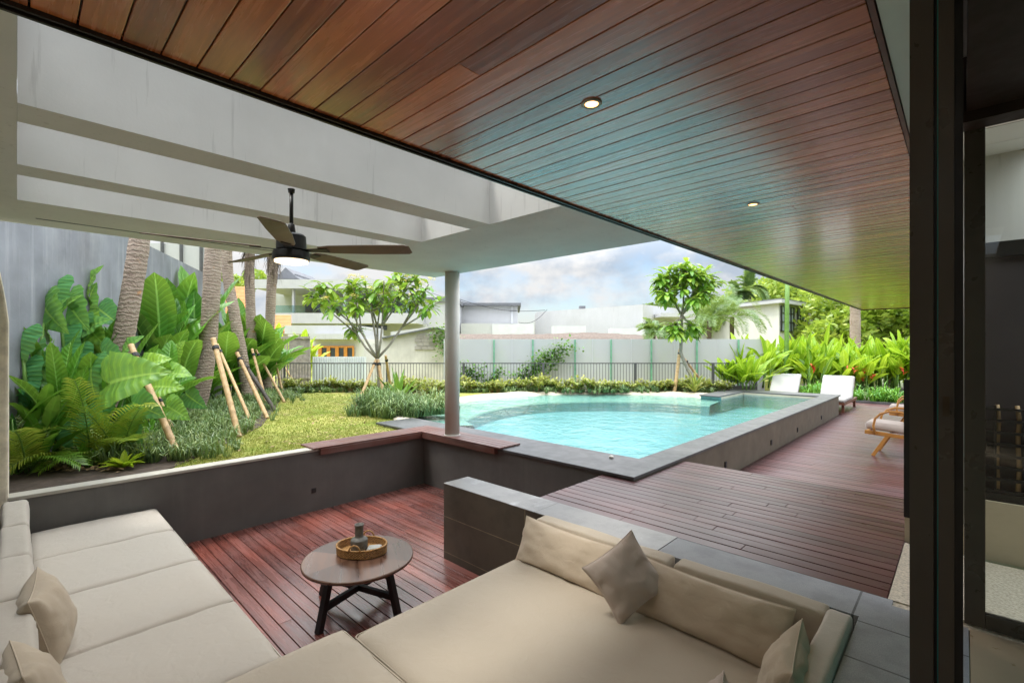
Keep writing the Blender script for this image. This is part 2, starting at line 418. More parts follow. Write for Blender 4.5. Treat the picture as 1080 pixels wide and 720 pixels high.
M['blockface'] = m_tile('brown stone cladding', (.050, .041, .030), (.064, .053, .038), 1.45, .385, .004, (.20, .16, .10), .5, plane='XZ', grit=.35, stain=(.06, .052, .042), loc=(.02, .03, 0))
M['pebble'] = plain('pebble wash', (.50, .44, .34), .8, .35, 70, .9, 110)
def m_mosaic(name, c0, c1, s=.06):
    m, p, o = mat(name); v = coords()
    br = N('ShaderNodeTexBrick'); br.offset = 0; L(v, br.inputs[0]); br.inputs['Scale'].default_value = 1; br.inputs['Brick Width'].default_value = .30; br.inputs['Row Height'].default_value = .30; br.inputs['Mortar Size'].default_value = .007
    c = mixc(c0, c1, nz(v, 14, 3)); c = mixc(c, [x*.72 for x in c0], br.outputs['Fac']); c = mixc(c, [x*.8 for x in c0], mr(nz(v, 1.1, 5), .4, .65, 0, .35))
    L(c, p.inputs['Base Color']); p.inputs['Roughness'].default_value = .5
    return m
M['poolfloor'] = m_mosaic('turquoise pool mosaic', (.15, .34, .36), (.24, .40, .415))
M['poolshelf'] = m_mosaic('green cream shelf stone', (.33, .49, .42), (.43, .53, .43))
def m_water():
    m, p, o = mat('pool water'); nt.nodes.remove(p); v = coords()
    t = N('ShaderNodeBsdfTransparent'); t.inputs[0].default_value = (.74, .965, .97, 1)
    g = N('ShaderNodeBsdfGlossy'); g.inputs['Roughness'].default_value = .02; g.inputs[0].default_value = (.9, .95, .95, 1)
    fr = N('ShaderNodeFresnel'); fr.inputs[0].default_value = 1.33
    b = N('ShaderNodeBump'); b.inputs['Strength'].default_value = .42; b.inputs['Distance'].default_value = .06
    h = mth('ADD', nz(v, 2.6, 4, .55, .6), mth('MULTIPLY', nz(v, 11, 3, .5, .5), .28)); L(h, b.inputs['Height'])
    L(b.outputs[0], fr.inputs['Normal']); L(b.outputs[0], g.inputs['Normal'])
    mx = N('ShaderNodeMixShader'); L(fr.outputs[0], mx.inputs[0]); L(t.outputs[0], mx.inputs[1]); L(g.outputs[0], mx.inputs[2]); L(mx.outputs[0], o.inputs[0])
    return m
M['water'] = m_water()
def m_rooftile():
    m, p, o = mat('orange roof tiles'); v = coords()
    wv = N('ShaderNodeTexWave', bands_direction='Z'); wv.inputs['Scale'].default_value = 3.2; wv.inputs['Distortion'].default_value = .6; L(v, wv.inputs[0])
    c = mixc((.50, .15, .035), (.66, .27, .09), nz(v, 3, 5)); c = mixc(c, (.28, .08, .03), mr(wv.outputs['Fac'], 0, .35, .75, 0))
    L(c, p.inputs['Base Color']); p.inputs['Roughness'].default_value = .8; bump(p, wv.outputs['Fac'], .8, .05); return m
M['rooftile'] = m_rooftile()
def m_poly():
    m, p, o = mat('frosted sheet wall'); v = coords()
    c = mixc((.43, .44, .45), (.51, .52, .53), nz(v, .7, 5)); c = mixc(c, (.46, .50, .43), ramp([(.50, (0,)*3), (.66, (.65,)*3)], nz(coords((.5, .5, .35)), 1.6, 8, .68)))
    L(c, p.inputs['Base Color']); p.inputs['Roughness'].default_value = .35; return m
M['polysheet'] = m_poly()
def m_trunk():
    m, p, o = mat('ringed palm trunk'); v = coords()
    wv = N('ShaderNodeTexWave', bands_direction='Z'); wv.inputs['Scale'].default_value = 4.6; wv.inputs['Distortion'].default_value = 9; wv.inputs['Detail'].default_value = 5; wv.inputs['Detail Scale'].default_value = 1.6; wv.inputs['Detail Roughness'].default_value = .7; L(v, wv.inputs[0])
    n = nz(coords((9, 9, 40)), 1, 7, .7, .5); n2_ = nz(v, 2.4, 7, .7)
    c = ramp([(.28, (.13, .09, .07)), (.42, (.30, .225, .175)), (.6, (.44, .35, .28)), (.78, (.62, .54, .46))], mth('ADD', mth('MULTIPLY', wv.outputs['Fac'], .14), mth('ADD', mth('MULTIPLY', n, .5), mth('MULTIPLY', n2_, .36))))
    c = mixc(c, (.60, .25, .06), ramp([(.66, (0,)*3), (.74, (.6,)*3)], nz(v, 4.5, 4)))
    L(c, p.inputs['Base Color']); p.inputs['Roughness'].default_value = .9
    bump(p, mth('ADD', mth('MULTIPLY', wv.outputs['Fac'], .6), n), .8, .03); return m
M['palmtrunk'] = m_trunk()

# ------------------------------------------------------------------ ground and setting
b = MB(); b.add([(-900, -900, -2.6), (900, -900, -2.6), (900, 900, -2.6), (-900, 900, -2.6)], [(0, 1, 2, 3)])
struct(b.build('ground', plain('far ground', (.10, .12, .05), .95, .3, .05, 0)))

def spline(pts, n=6):
    o = []; P = [Vector((*p, 0)) for p in pts]
    for i in range(len(P)-1):
        p0, p1, p2, p3 = P[max(i-1, 0)], P[i], P[i+1], P[min(i+2, len(P)-1)]
        for k in range(n):
            t = k/n
            o.append(.5*((2*p1)+(p2-p0)*t+(2*p0-5*p1+4*p2-p3)*t*t+(3*p1-p0-3*p2+p3)*t**3))
    o.append(P[-1]); return [(p.x, p.y) for p in o]
ARC = spline([(-7.9, 5.57), (-8.75, 6.05), (-9.45, 7.0), (-9.95, 8.2), (-10.2, 9.5), (-10.0, 10.9), (-9.3, 12.2), (-8.25, 13.3), (-7.0, 14.1), (-5.9, 14.45), (-5.15, 14.5)], 6)
def offset(pl, dst):
    o = []
    for i, p in enumerate(pl):
        a = Vector(pl[max(i-1, 0)]); c = Vector(pl[min(i+1, len(pl)-1)]); d = (c-a).normalized(); o.append((p[0]-d.y*-dst*-1, p[1]+d.x*-dst*-1))
    return o
ARC_OUT = offset(ARC, .45)      # outer edge of the sandstone rim
if (Vector(ARC_OUT[30])-Vector((-6, 9))).length < (Vector(ARC[30])-Vector((-6, 9))).length: ARC_OUT = offset(ARC, -.45)
ARC_IN = offset(ARC, -1.15)
if (Vector(ARC_IN[30])-Vector((-6, 9))).length > (Vector(ARC[30])-Vector((-6, 9))).length: ARC_IN = offset(ARC, 1.15)

LAWN_Z = -.01
b = MB()
lawn_poly = [(-6.76, -6), (-6.76, 5.1), (-8.1, 5.1)] + ARC_OUT[1:] + [(-5.75, 15.1), (-5.75, 17.0), (-6.2, 17.0), (-6.2, 60), (-70, 60), (-70, -6)]
b.prism(lawn_poly, -2.4, LAWN_Z); struct(b.build('lawn', M['lawn']))
b = MB(); b.prism([(-6.2, 20.85), (12, 20.85), (12, 30), (-6.2, 30)], -2.4, -.50); struct(b.build('planting_bed', M['soil']))
b = MB(); b.prism([(-6.77, -5.9), (-6.77, .9), (-7.1, 1.35), (-7.9, 2.0), (-9.6, 3.2), (-11.8, 4.2), (-13.6, 5.0), (-15.5, 4.0), (-9.6, .3), (-8.0, -1.5), (-8, -5.9)], -.02, .006)
struct(b.build('garden_soil', M['soil']))

# pit, decks, paving ---------------------------------------------------------------
PIT = -.815
def boards(x0, x1, y0, y1, z0, z1, pitch, gap, segs=True, cuts=1.9, seed=1):
    rg = random.Random(seed); b = MB(); y = y0
    while y < y1 - .01:
        w_ = min(pitch - gap, y1 - y); x = x0; L_ = rg.uniform(.5, cuts) if segs else 1e9
        while x < x1 - 1e-6:
            xe = min(x1, x + L_)
            if x1 - xe < .25: xe = x1
            b.box((x, y, z0), (xe - (.002 if xe < x1 else 0), y + w_, z1 + rg.uniform(-.0012, .0012)), rg.random())
            x = xe; L_ = rg.uniform(cuts*.8, cuts*1.4)
        y += pitch
    return b
b = boards(-6.6, -2.7, -.1, 4.75, PIT-.02, PIT, .115, .008, cuts=2.6, seed=3); b.box((-6.6, -.1, PIT-.1), (-2.7, 4.75, PIT-.03), .0)
struct(b.build('pit_deck', M['pitdeck'], bevel=.003))
b = boards(-3.05, -.33, 3.585, 4.73, -.024, 0, .115, .009, cuts=2.2, seed=4)
b2 = boards(-2.63, -.33, 4.735, 6.03, -.024, 0, .115, .009, cuts=2.2, seed=5); b.add(b2.v, b2.f); b.t[-len(b2.t):] = b2.t
b.box((-3.045, 3.59, -.12), (-.335, 4.72, -.03), 0); b.box((-2.62, 4.72, -.12), (-.335, 6.02, -.03), 0); b.box((-2.62, 5.96, -.52), (-.335, 5.99, -.12), .4)
struct(b.build('upper_deck', M['deck'], bevel=.003))
b = boards(-2.6, 2.2, 6.0, 20.75, -.544, -.52, .115, .009, cuts=2.6, seed=6)
b2 = boards(-6.1, -2.605, 17.0, 20.75, -.544, -.52, .115, .009, cuts=2.6, seed=8); b.add(b2.v, b2.f); b.t[-len(b2.t):] = b2.t
b.box((-6.1, 6.0, -.65), (2.2, 20.7, -.55), 0)
struct(b.build('lower_deck', M['deck']))
b = MB(); b.prism([(-1.62, 3.235), (-.42, 3.235), (-.42, -3), (.02, -3), (.02, 3.50), (-.30, 3.50), (-.30, 3.58), (-1.62, 3.58)], -.10, 0)
struct(b.build('stone_paving', M['andesite']))
b = MB(); b.box((-.325, 3.505, -.1), (.6, 4.7, -.012)); b.box((-.325, 3.585, -.1), (.02, 4.7, -.004)); struct(b.build('pebble_strip', M['pebble']))
b = MB(); b.box((.024, -3, -.1), (5, 3.5, .0)); struct(b.build('interior_floor', M['innerfloor']))
b = MB(); b.box((.6, 3.57, -.1), (5, 4.7, -.012)); b.box((-.2, 4.9, -.6), (.3, 20, -.53)); struct(b.build('courtyard_floor', M['pebble']))

# stone clad low wall between pit and upper deck
b = MB(); b.box((-4.12, 3.23, -.83), (-1.625, 3.58, -.001)); o = b.build('stone_wall', [M['blockface']], bevel=.004)
rw = thing('stone_clad_wall', 'low brown stone clad wall with pale slab top beside the cushioned daybed', 'wall'); o.parent = rw; o.name = 'cladding'
o.data.polygons  # cladding
b = MB(); b.box((-4.122, 3.228, -.003), (-1.622, 3.582, .004)); b.build('top_slab', M['blocktop'], rw, bevel=.003)
b = MB(); b.box((-1.62, 3.232, -.83), (-.42, 3.40, -.105)); b.build('lower_cladding', M['blockface'], rw)
# pit walls
b = MB(); b.box((-6.74, -.35, -.9), (-6.6, 4.75, .02)); rw = thing('garden_retaining_wall', 'long dark grey plastered low wall between sunken lounge and lawn', 'wall')
b.build('wall_face', M['pitwall'], rw, bevel=.004)
b = MB(); b.box((-6.78, -.35, .02), (-6.585, 4.9, .055)); b.build('capping', M['curb'], rw, bevel=.006)
rw = thing('pool_side_wall', 'dark grey plastered low wall below the pool end of the lounge', 'wall')
b = MB(); b.box((-6.74, 4.755, -.9), (-3.06, 4.9, .0)); b.build('wall_face', M['pitwall'], rw)
b = MB(); b.box((-3.06, 3.59, -.82), (-3.03, 4.75, -.03)); tag(b.build('deck_fascia', M['pitwall']), 'dark fascia panel under the raised deck edge above the pit', 'panel')
b = MB(); b.box((-6.6, -.32, -.9), (-.4, -.12, -.02)); tag(b.build('back_wall', M['pitwall']), 'dark low wall behind the backrest bolsters of the built-in sofa', 'wall')
b = MB(); b.box((-6.9, -2.15, -.9), (.03, -2.0, 3.25)); tag(b.build('house_wall', M['white']), 'white house wall closing the lounge behind the long sofa', 'wall')
b = MB(); b.box((-.44, -.32, -.9), (-.425, 3.22, -.105)); tag(b.build('pit_end_wall', M['pitwall']), 'dark lining of the sunken lounge under the stone paving edge', 'wall')
b = MB(); b.box((-6.604, 2.85, -.553), (-6.590, 2.91, -.493)); b.box((-6.590, 2.866, -.537), (-6.586, 2.894, -.509)); tag(b.build('wall_outlet', M['black'], bevel=.003), 'small square black power outlet low on the dark grey wall', 'outlet')

# corner bench
rw = thing('corner_bench', 'reddish wood L-shaped corner bench ledge around the foot of the column', 'bench', (0, 0, 0))
def bench_slab(y_dir):
    b = MB()
    if y_dir:
        n = 4; w_ = .44/n
        for i in range(n): b.box((-6.98+i*w_, 2.85, .056), (-6.98+(i+1)*w_-.006, 4.66+.0, .078), .2+.6*rnd())
    else:
        n = 4; w_ = .44/n
        for i in range(n): b.box((-6.98, 4.665+i*w_, .056), (-4.70, 4.665+(i+1)*w_-.006, .078), .2+.6*rnd())
    return b
bench_slab(True).build('seat_slab', M['benchY'], rw, bevel=.003); bench_slab(False).build('seat_slab', M['bench'], rw, bevel=.003)
b = MB(); b.box((-6.578, 2.95, -.03), (-6.535, 4.66, .054), .3); b.build('apron', M['benchY'], rw, bevel=.004)
b = MB(); b.box((-6.535, 4.665, -.03), (-4.80, 4.735, .054), .3); b.build('apron', M['bench'], rw, bevel=.004)

# pool ---------------------------------------------------------------------------
WZ = -.045
rw = thing('swimming_pool', 'turquoise swimming pool with curved cream beach edge and grey stone coping', 'pool')
b = MB()
b.prism([(-8.1, 4.72), (-2.64, 4.72), (-2.64, 16.98), (-5.72, 16.98), (-5.72, 14.1), (-5.12, 14.1), (-5.12, 16.15), (-3.03, 16.15), (-3.03, 5.55), (-8.1, 5.55)], .012, .05)
b.build('coping', M['coping'], rw, bevel=.006)
b = MB()
b.prism([(-3.03, 5.55), (-2.69, 5.55), (-2.69, 16.95), (-5.7, 16.95), (-5.7, 14.3), (-5.14, 14.3), (-5.14, 16.17), (-3.03, 16.17)], -1.4, .011)
b.box((-8.1, 4.91, -1.4), (-3.06, 5.54, .011)); b.box((-3.06, 4.755, -1.4), (-2.69, 5.549, .011))
b.build('side_wall', M['poolwall'], rw)
b = MB()
b.box((-3.042, 5.565, -.6), (-3.0365, 16.13, -.05)); b.box((-5.10, 16.13, -.6), (-3.045, 16.1385, -.05)); b.box((-5.1115, 14.2, -.6), (-5.105, 16.125, -.05)); b.box((-8.0, 5.5585, -.6), (-3.045, 5.565, -.05)); b.box((-5.7, 14.18, -.6), (-5.106, 14.19, .008))
b.build('basin_lining', M['poolfloor'], rw)
b = MB()      # waterline tiles on the inner faces
b.box((-3.036, 5.56, -1.4), (-3.031, 16.14, .010)); b.box((-5.12, 16.14, -1.4), (-3.04, 16.146, .010)); b.box((-5.118, 14.2, -1.4), (-5.112, 16.13, .010)); b.box((-8.0, 5.553, -1.4), (-3.04, 5.558, .010))
b.build('waterline_tiles', M['sand'], rw)
b = MB()
poly = ARC + list(reversed(ARC_OUT)); n = len(ARC)
vs = [(p[0], p[1], .0) for p in ARC] + [(p[0], p[1], .04) for p in ARC_OUT] + [(p[0], p[1], -.02) for p in offset(ARC, .1)] 
vs = []
for i in range(n):
    a, c = Vector(ARC[i]), Vector(ARC_OUT[i])
    for t, z in ((-.35, -.10), (0, -.03), (.35, .025), (.8, .045), (1, .02), (1.02, -.2)):
        p = a + (c-a)*t; vs.append((p.x, p.y, z + .008*math.sin(i*1.3)))
b.add(vs, [(i*6+k, i*6+k+1, (i+1)*6+k+1, (i+1)*6+k) for i in range(n-1) for k in range(5)])
b.build('sandstone_rim', M['sand'], rw, smooth=True)
b = MB()      # shelf and deep floor
vs = []
for i in range(n):
    a, c = Vector(ARC[i]), Vector(ARC_IN[i])
    for t, z in ((-.0, -.055), (.35, -.11), (.97, -.15), (1.0, -.19), (1.04, -.46)):
        p = a + (c-a)*t; vs.append((p.x, p.y, z))
b.add(vs, [(i*5+k, (i+1)*5+k, (i+1)*5+k+1, i*5+k+1) for i in range(n-1) for k in range(3)]); b.mi = 1
b.add(vs, [(i*5+3, (i+1)*5+3, (i+1)*5+4, i*5+4) for i in range(n-1)])
b.build('beach_shelf', [M['poolshelf'], M['poolfloor']], rw)
b = MB(); b.box((-11, 5.0, -.55), (-2.9, 17, -.44)); b.build('basin_floor', M['poolfloor'], rw)
wpoly = [(-3.037, 5.56), (-3.037, 16.139), (-5.111, 16.139), (-5.111, 14.5)] + [(p[0], p[1]) for p in reversed(ARC)]
b = MB(); b.add([(p[0], p[1], WZ) for p in wpoly], ear_clip(wpoly))
struct(b.build('pool_water', M['water']))
for i, (y, z) in enumerate(((7.64, -.346), (10.07, -.357), (12.07, -.37), (14.53, -.36))):
    b = MB(); b.box((-2.694, y-.035, z-.05), (-2.672, y+.035, z+.05))
    tag(b.build('step_light', M['black'], bevel=.006), ['small black step light nearest the raised deck on the pool side', 'black step light second along the pool side from the raised deck', 'black step light third along the pool side from the raised deck', 'black step light nearest the far corner of the pool side'][i], 'step light', 'step lights along the pool wall')
b = MB(); b.lathe([(.028, 0), (.03, .02), (.022, .032), (.0, .034)], (-3.30, 5.32, .05), 12); tag(b.build('stone_knob', M['chipstone'], smooth=True), 'tiny pale round fitting on the grey pool coping corner', 'fitting')
b = MB(); b.box((-6.1, 20.76, -.6), (3, 20.84, -.44)); struct(b.build('deck_kerb', M['coping']))

# ------------------------------------------------------------------ roof, column, ceiling
RZ = CAMZ + 1.19
rw = thing('pavilion_roof', 'white flat concrete roof with three long skylight openings over the lounge', 'roof')
b = MB()
XS = [(-6.6, -5.56), (-4.755, -4.48), (-3.63, -3.35)]
b.box((-6.62, .0, RZ), (-5.56, 3.19, RZ+.62)); 
b.box((-6.62, 3.19, RZ), (-2.44, 5.0, RZ+.62)); b.box((-6.62, -1.6, RZ), (-2.44, -.0, RZ+.62)); b.box((-2.46, -.0, RZ+.02), (-2.44, 3.19, RZ+.62))
b.build('slab', M['beam'], rw)
for x0, x1 in XS[1:]:
    b = MB(); b.box((x0, .001, RZ+.001), (x1, 3.189, RZ+.60)); b.build('beam', M['beam'], rw)
b = MB(); b.box((-6.265, .12, RZ-.003), (-6.235, 2.9, RZ+.02)); b.build('slot_shade_strip', M['greyroof'], rw)  # dark strip coloured in place of the shade inside the soffit slot
rg = random.Random(2)
for (x0, x1) in ((-5.56, -4.755), (-4.48, -3.63), (-3.35, -2.46)):
    b = MB(); b.box((x0, .0, RZ+.55), (x1, 3.189, RZ+.562)); b.build('skylight_pane', glassmat('clear skylight glass', (.97, .975, .97)), rw)
rw = thing('round_column', 'round pale grey column rising from the corner bench to the roof', 'column', (-5.94, 4.83, 0))
b = MB(); b.lathe([(.118, .079), (.118, RZ-.002)], n=40); b.build('shaft', M['column'], rw, smooth=False)
for p in rw.children[0].data.polygons: p.use_smooth = len(p.vertices) == 4
b = MB(); b.lathe([(.13, .079), (.13, .084), (.119, .088)], n=40); b.build('collar', M['column'], rw)
rw = thing('timber_ceiling', 'long glossy brown timber board ceiling over the terrace', 'ceiling')
b = MB(); rg = random.Random(12); y = -2.0
while y < 19.25:
    x = -2.40
    while x < -.245:
        xe = -.245
        if rg.random() < .14: xe = min(-.245, x + rg.uniform(.8, 1.9))
        if -.245 - xe < .4: xe = -.245
        b.box((x, y, RZ+.012+rg.uniform(0, .002)), (xe-.002, y+.1215, RZ+.035), rg.random()); x = xe
    y += .127
b.build('boards', M['ceil'], rw, bevel=.003)
b = MB(); b.box((-2.40, -2, RZ+.036), (-.22, 19.3, RZ+.30)); b.build('backing', M['framedark'], rw)
b = MB(); b.box((-2.44, -2, RZ-.012), (-2.425, 19.3, RZ+.03)); b.box((-2.414, -2, RZ-.004), (-2.40, 19.3, RZ+.03)); b.box((-2.425, -2, RZ+.022), (-2.414, 19.3, RZ+.03)); b.box((-2.44, 19.285, RZ-.01), (-.22, 19.32, RZ+.03)); b.build('edge_track', M['trackblack'], rw)
b = MB(); b.box((-.243, -2, RZ+.006), (-.225, 19.28, RZ+.03)); b.build('edge_trim', M['bench'], rw)
b = MB(); b.box((-.22, -2, RZ+.012), (-.085, 19.3, RZ+.30)); b.build('soffit', M['white'], rw)
b = MB(); b.box((-2.45, 5.0, RZ+.31), (.4, 19.35, RZ+.5)); b.box((-2.43, -2, RZ+.31), (.4, 4.99, RZ+.49)); b.build('roof_deck', M['white'], rw)

def downlight(x, y, label):
    t = thing('downlight', label, 'downlight', (x, y, RZ+.012), 0, 'downlights in the timber ceiling')
    b = MB(); n = 24; vs = []; 
    for r, z in ((.052, 0.0), (.050, -.006), (.036, -.006), (.033, .0)):
        for k in range(n): a = 2*PI*k/n; vs.append((r*math.cos(a), r*math.sin(a), z))
    b.add(vs, [(i*n+k, i*n+(k+1) % n, (i+1)*n+(k+1) % n, (i+1)*n+k) for i in range(3) for k in range(n)]); b.build('rim', M['downlightrim'], t, smooth=True)
    b = MB(); b.lathe([(.033, -.003), (.02, -.0025)], n=20); b.build('bulb', M['glow'], t)
    ld = bpy.data.lights.new('downlight_lamp', 'SPOT'); ld.energy = 9; ld.spot_size = R(120); ld.spot_blend = .8; ld.shadow_soft_size = .03; ld.color = (1, .75, .45)
    lo = bpy.data.objects.new('lamp', ld); COL.objects.link(lo); lo.parent = t; lo.location = (0, 0, -.02)
downlight(-1.334, 1.969, 'lit recessed downlight in the ceiling boards nearer the lounge'); downlight(-1.29, 4.309, 'lit recessed downlight in the ceiling boards farther along over the deck')

# ceiling fan
t = thing('ceiling_fan', 'black ceiling fan with five brown blades and a lit round lamp under the roof beam', 'fan', (-3.68, 1.435, 2.2), 0)
b = MB(); b.tube([(0, 0, .20), (0, 0, RZ-2.2-.03)], .014, 10); b.build('downrod', M['black'], t, smooth=True)
b = MB(); b.lathe([(.012, .23), (.022, .22), (.03, .17), (.028, .145)], n=24); b.build('rod_cover', M['black'], t, smooth=True)
b = MB(); b.lathe([(.022, RZ-2.2-.03), (.026, RZ-2.2-.002)], n=24); b.build('canopy', M['black'], t)
b = MB(); b.lathe([(.035, .150), (.088, .145), (.102, .132), (.106, .06), (.106, .03), (.09, .02)], n=40); b.build('motor_housing', M['black'], t, smooth=False)
b = MB(); b.lathe([(.10, .02), (.128, .012), (.132, -.03), (.128, -.05), (.12, -.052)], n=40); b.build('lamp_housing', M['black'], t)
b = MB(); b.lathe([(.119, -.051), (.117, -.068), (.09, -.074), (.02, -.076)], n=40); b.build('lamp_diffuser', M['fanglow'], t, smooth=True)
M['blade_wood'] = wood('fan blade walnut', (.085, .055, .032), (.22, .15, .09), .45, 0, 20)
for k in range(5):
    a = R(44 + 72*k); 
    Mx = Matrix.Rotation(a, 4, 'Z') @ Matrix.Translation((0, 0, .03)) @ Matrix.Rotation(R(-12), 4, 'X')
    out_ = [(.21, -.045), (.30, -.068), (.60, -.082), (.86, -.082), (.90, -.06), (.905, .05), (.88, .075), (.6, .078), (.30, .062), (.21, .042)]
    b = MB(); b.prism(out_, -.004, .004); b.v = [tuple(Mx @ Vector(p)) for p in b.v]; bl = b.build('blade', [M['blade_wood']], t, bevel=.002)
    b = MB(); b.prism([(.10, -.022), (.20, -.03), (.28, -.035), (.28, .03), (.20, .026), (.10, .02)], -.011, -.0045); b.v = [tuple(Mx @ Vector(p)) for p in b.v]; b.build('bracket', M['black'], bl)
ld = bpy.data.lights.new('fan_lamp', 'AREA'); ld.shape = 'DISK'; ld.size = .22; ld.energy = 6; ld.color = (1, .82, .62)
lo = bpy.data.objects.new('lamp', ld); COL.objects.link(lo); lo.parent = t; lo.location = (0, 0, -.085)

# limestone pillar at the photograph's edge
b = MB(); prof = [(-1.4, -.4), (-.055, -.4), (-.055, 1.75), (-.075, 1.95), (-.11, 2.2), (-.16, 2.45), (-.20, 2.685), (-1.4, 2.685)]
n = len(prof); vs = [(-6.58, p[0], p[1]) for p in prof] + [(-6.95, p[0], p[1]) for p in prof]
b.add(vs, [tuple(range(n)), tuple(reversed(range(n, 2*n)))] + [(i, i+n, (i+1) % n + n, (i+1) % n) for i in range(n)])
tag(b.build('limestone_pillar', M['limestone'], bevel=.02), 'rough cream limestone pillar edge with rounded top beside the sofa', 'pillar')

# ------------------------------------------------------------------ sliding door frames and courtyard beyond
t = thing('sliding_door', 'tall dark brown sliding glass door with lock plate standing open beside the terrace', 'door', (0, 0, 0))
b = MB(); b.box((-.101, 1.6, .0), (-.0545, 1.66, RZ)); b.build('leading_stile', M['frame'], t)
b = MB(); b.box((-.0545, 1.63, .0), (-.049, 1.66, RZ)); b.build('glass_gap_shade', M['framedark'], t)  # black strip stands for the shaded gap between stile and glass
b = MB(); b.box((-.0485, 1.615, .1), (-.0455, 3.4, RZ)); b.build('glass_edge', M['glassedge'], t)
b = MB(); b.box((-.0452, 1.60, .0), (-.0165, 1.66, RZ)); st = b.build('lock_stile', M['frame'], t)
lk = MB(); lk.box((-.0375, 1.594, CAMZ-.175), (-.0245, 1.5985, CAMZ-.125)); lk.box((-.034, 1.588, CAMZ-.165), (-.028, 1.594, CAMZ-.14)); lk.build('lock_plate', M['bark'], st)
b = MB(); b.box((-.0165, 1.62, .0), (.0, 1.68, RZ)); b.build('stile_gap_shade', M['framedark'], t)  # solid black bar drawn where the gap behind the stile lies in shade
b = MB(); b.box((-.1, 1.66, RZ-.03), (-.0, 3.5, RZ+.01)); b.build('head_rail', M['framedark'], t)
t = thing('glazed_door', 'glazed door with dark frame showing a pebble courtyard behind it', 'door', (0, 0, 0))
b = MB(); b.box((.003, 3.55, .0), (.085, 3.60, 2.75)); b.build('stile', M['frame'], t, bevel=.003)
b = MB(); b.box((.085, 3.55, .0), (1.6, 3.60, .075)); b.build('bottom_rail', M['frame'], t, bevel=.003)
b = MB(); b.box((.085, 3.57, .075), (1.6, 3.576, 2.66)); b.build('pane', M['glass'], t)
b = MB(); b.box((.0, 3.40, 2.66), (1.6, 3.545, 3.2)); b.build('header', plain('dark brown header', (.035, .018, .012), .5, .2, 6, .05), t)
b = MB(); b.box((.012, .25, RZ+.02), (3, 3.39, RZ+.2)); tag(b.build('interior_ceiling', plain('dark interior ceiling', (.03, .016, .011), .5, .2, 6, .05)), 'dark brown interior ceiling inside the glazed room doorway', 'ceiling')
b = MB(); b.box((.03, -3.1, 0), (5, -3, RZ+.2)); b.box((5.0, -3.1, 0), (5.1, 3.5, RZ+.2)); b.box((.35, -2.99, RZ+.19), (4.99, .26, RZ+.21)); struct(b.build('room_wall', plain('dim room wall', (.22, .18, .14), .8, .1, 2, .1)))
t = thing('slatted_screen', 'black louvred screen wall with vertical bamboo rods on a beige plinth', 'screen', (0, 0, 0))
b = MB(); b.box((-.335, 4.76, .175), (-.02, 4.84, 1.24)); b.build('side_panel', M['framedark'], t)
b = MB(); b.box((-.33, 4.765, -.02), (.03, 4.85, .175)); b.box((.03, 4.78, -.02), (2.2, 4.9, .40)); b.build('plinth', plain('beige plinth', (.50, .43, .30), .8, .08, 3, .2), t)
b = MB(); b.box((.03, 4.90, .40), (2.2, 4.95, 2.2)); b.build('back_panel', plain('dark plum panel', (.035, .028, .030), .5, .15, 3, .05), t)
b = MB()
for k in range(8): b.box((.03, 4.82, .46+k*.083), (2.2, 4.86, .478+k*.083))
for k in range(9): b.box((.16+k*.17, 4.825, .42), (.172+k*.17, 4.855, 1.08))
b.box((.03, 4.80, .40), (2.2, 4.895, .455)); b.box((.03, 4.86, 2.14), (2.2, 4.95, 2.25))
b.build('slat_panel', M['framedark'], t)
for k in range(8):
    b = MB(); x = .18+k*.10; b.tube([(x+ru(-.006, .006), 4.875, .42+j*.11) for j in range(7)], .013, 7); b.build('bamboo_rod', M['bamboo'], t, smooth=True)
b = MB(); b.box((-.0, 5.3, -.5), (3, 5.45, 3.2)); tag(b.build('courtyard_wall', M['bcream']), 'pale plastered wall rising above the louvred black screen', 'wall')

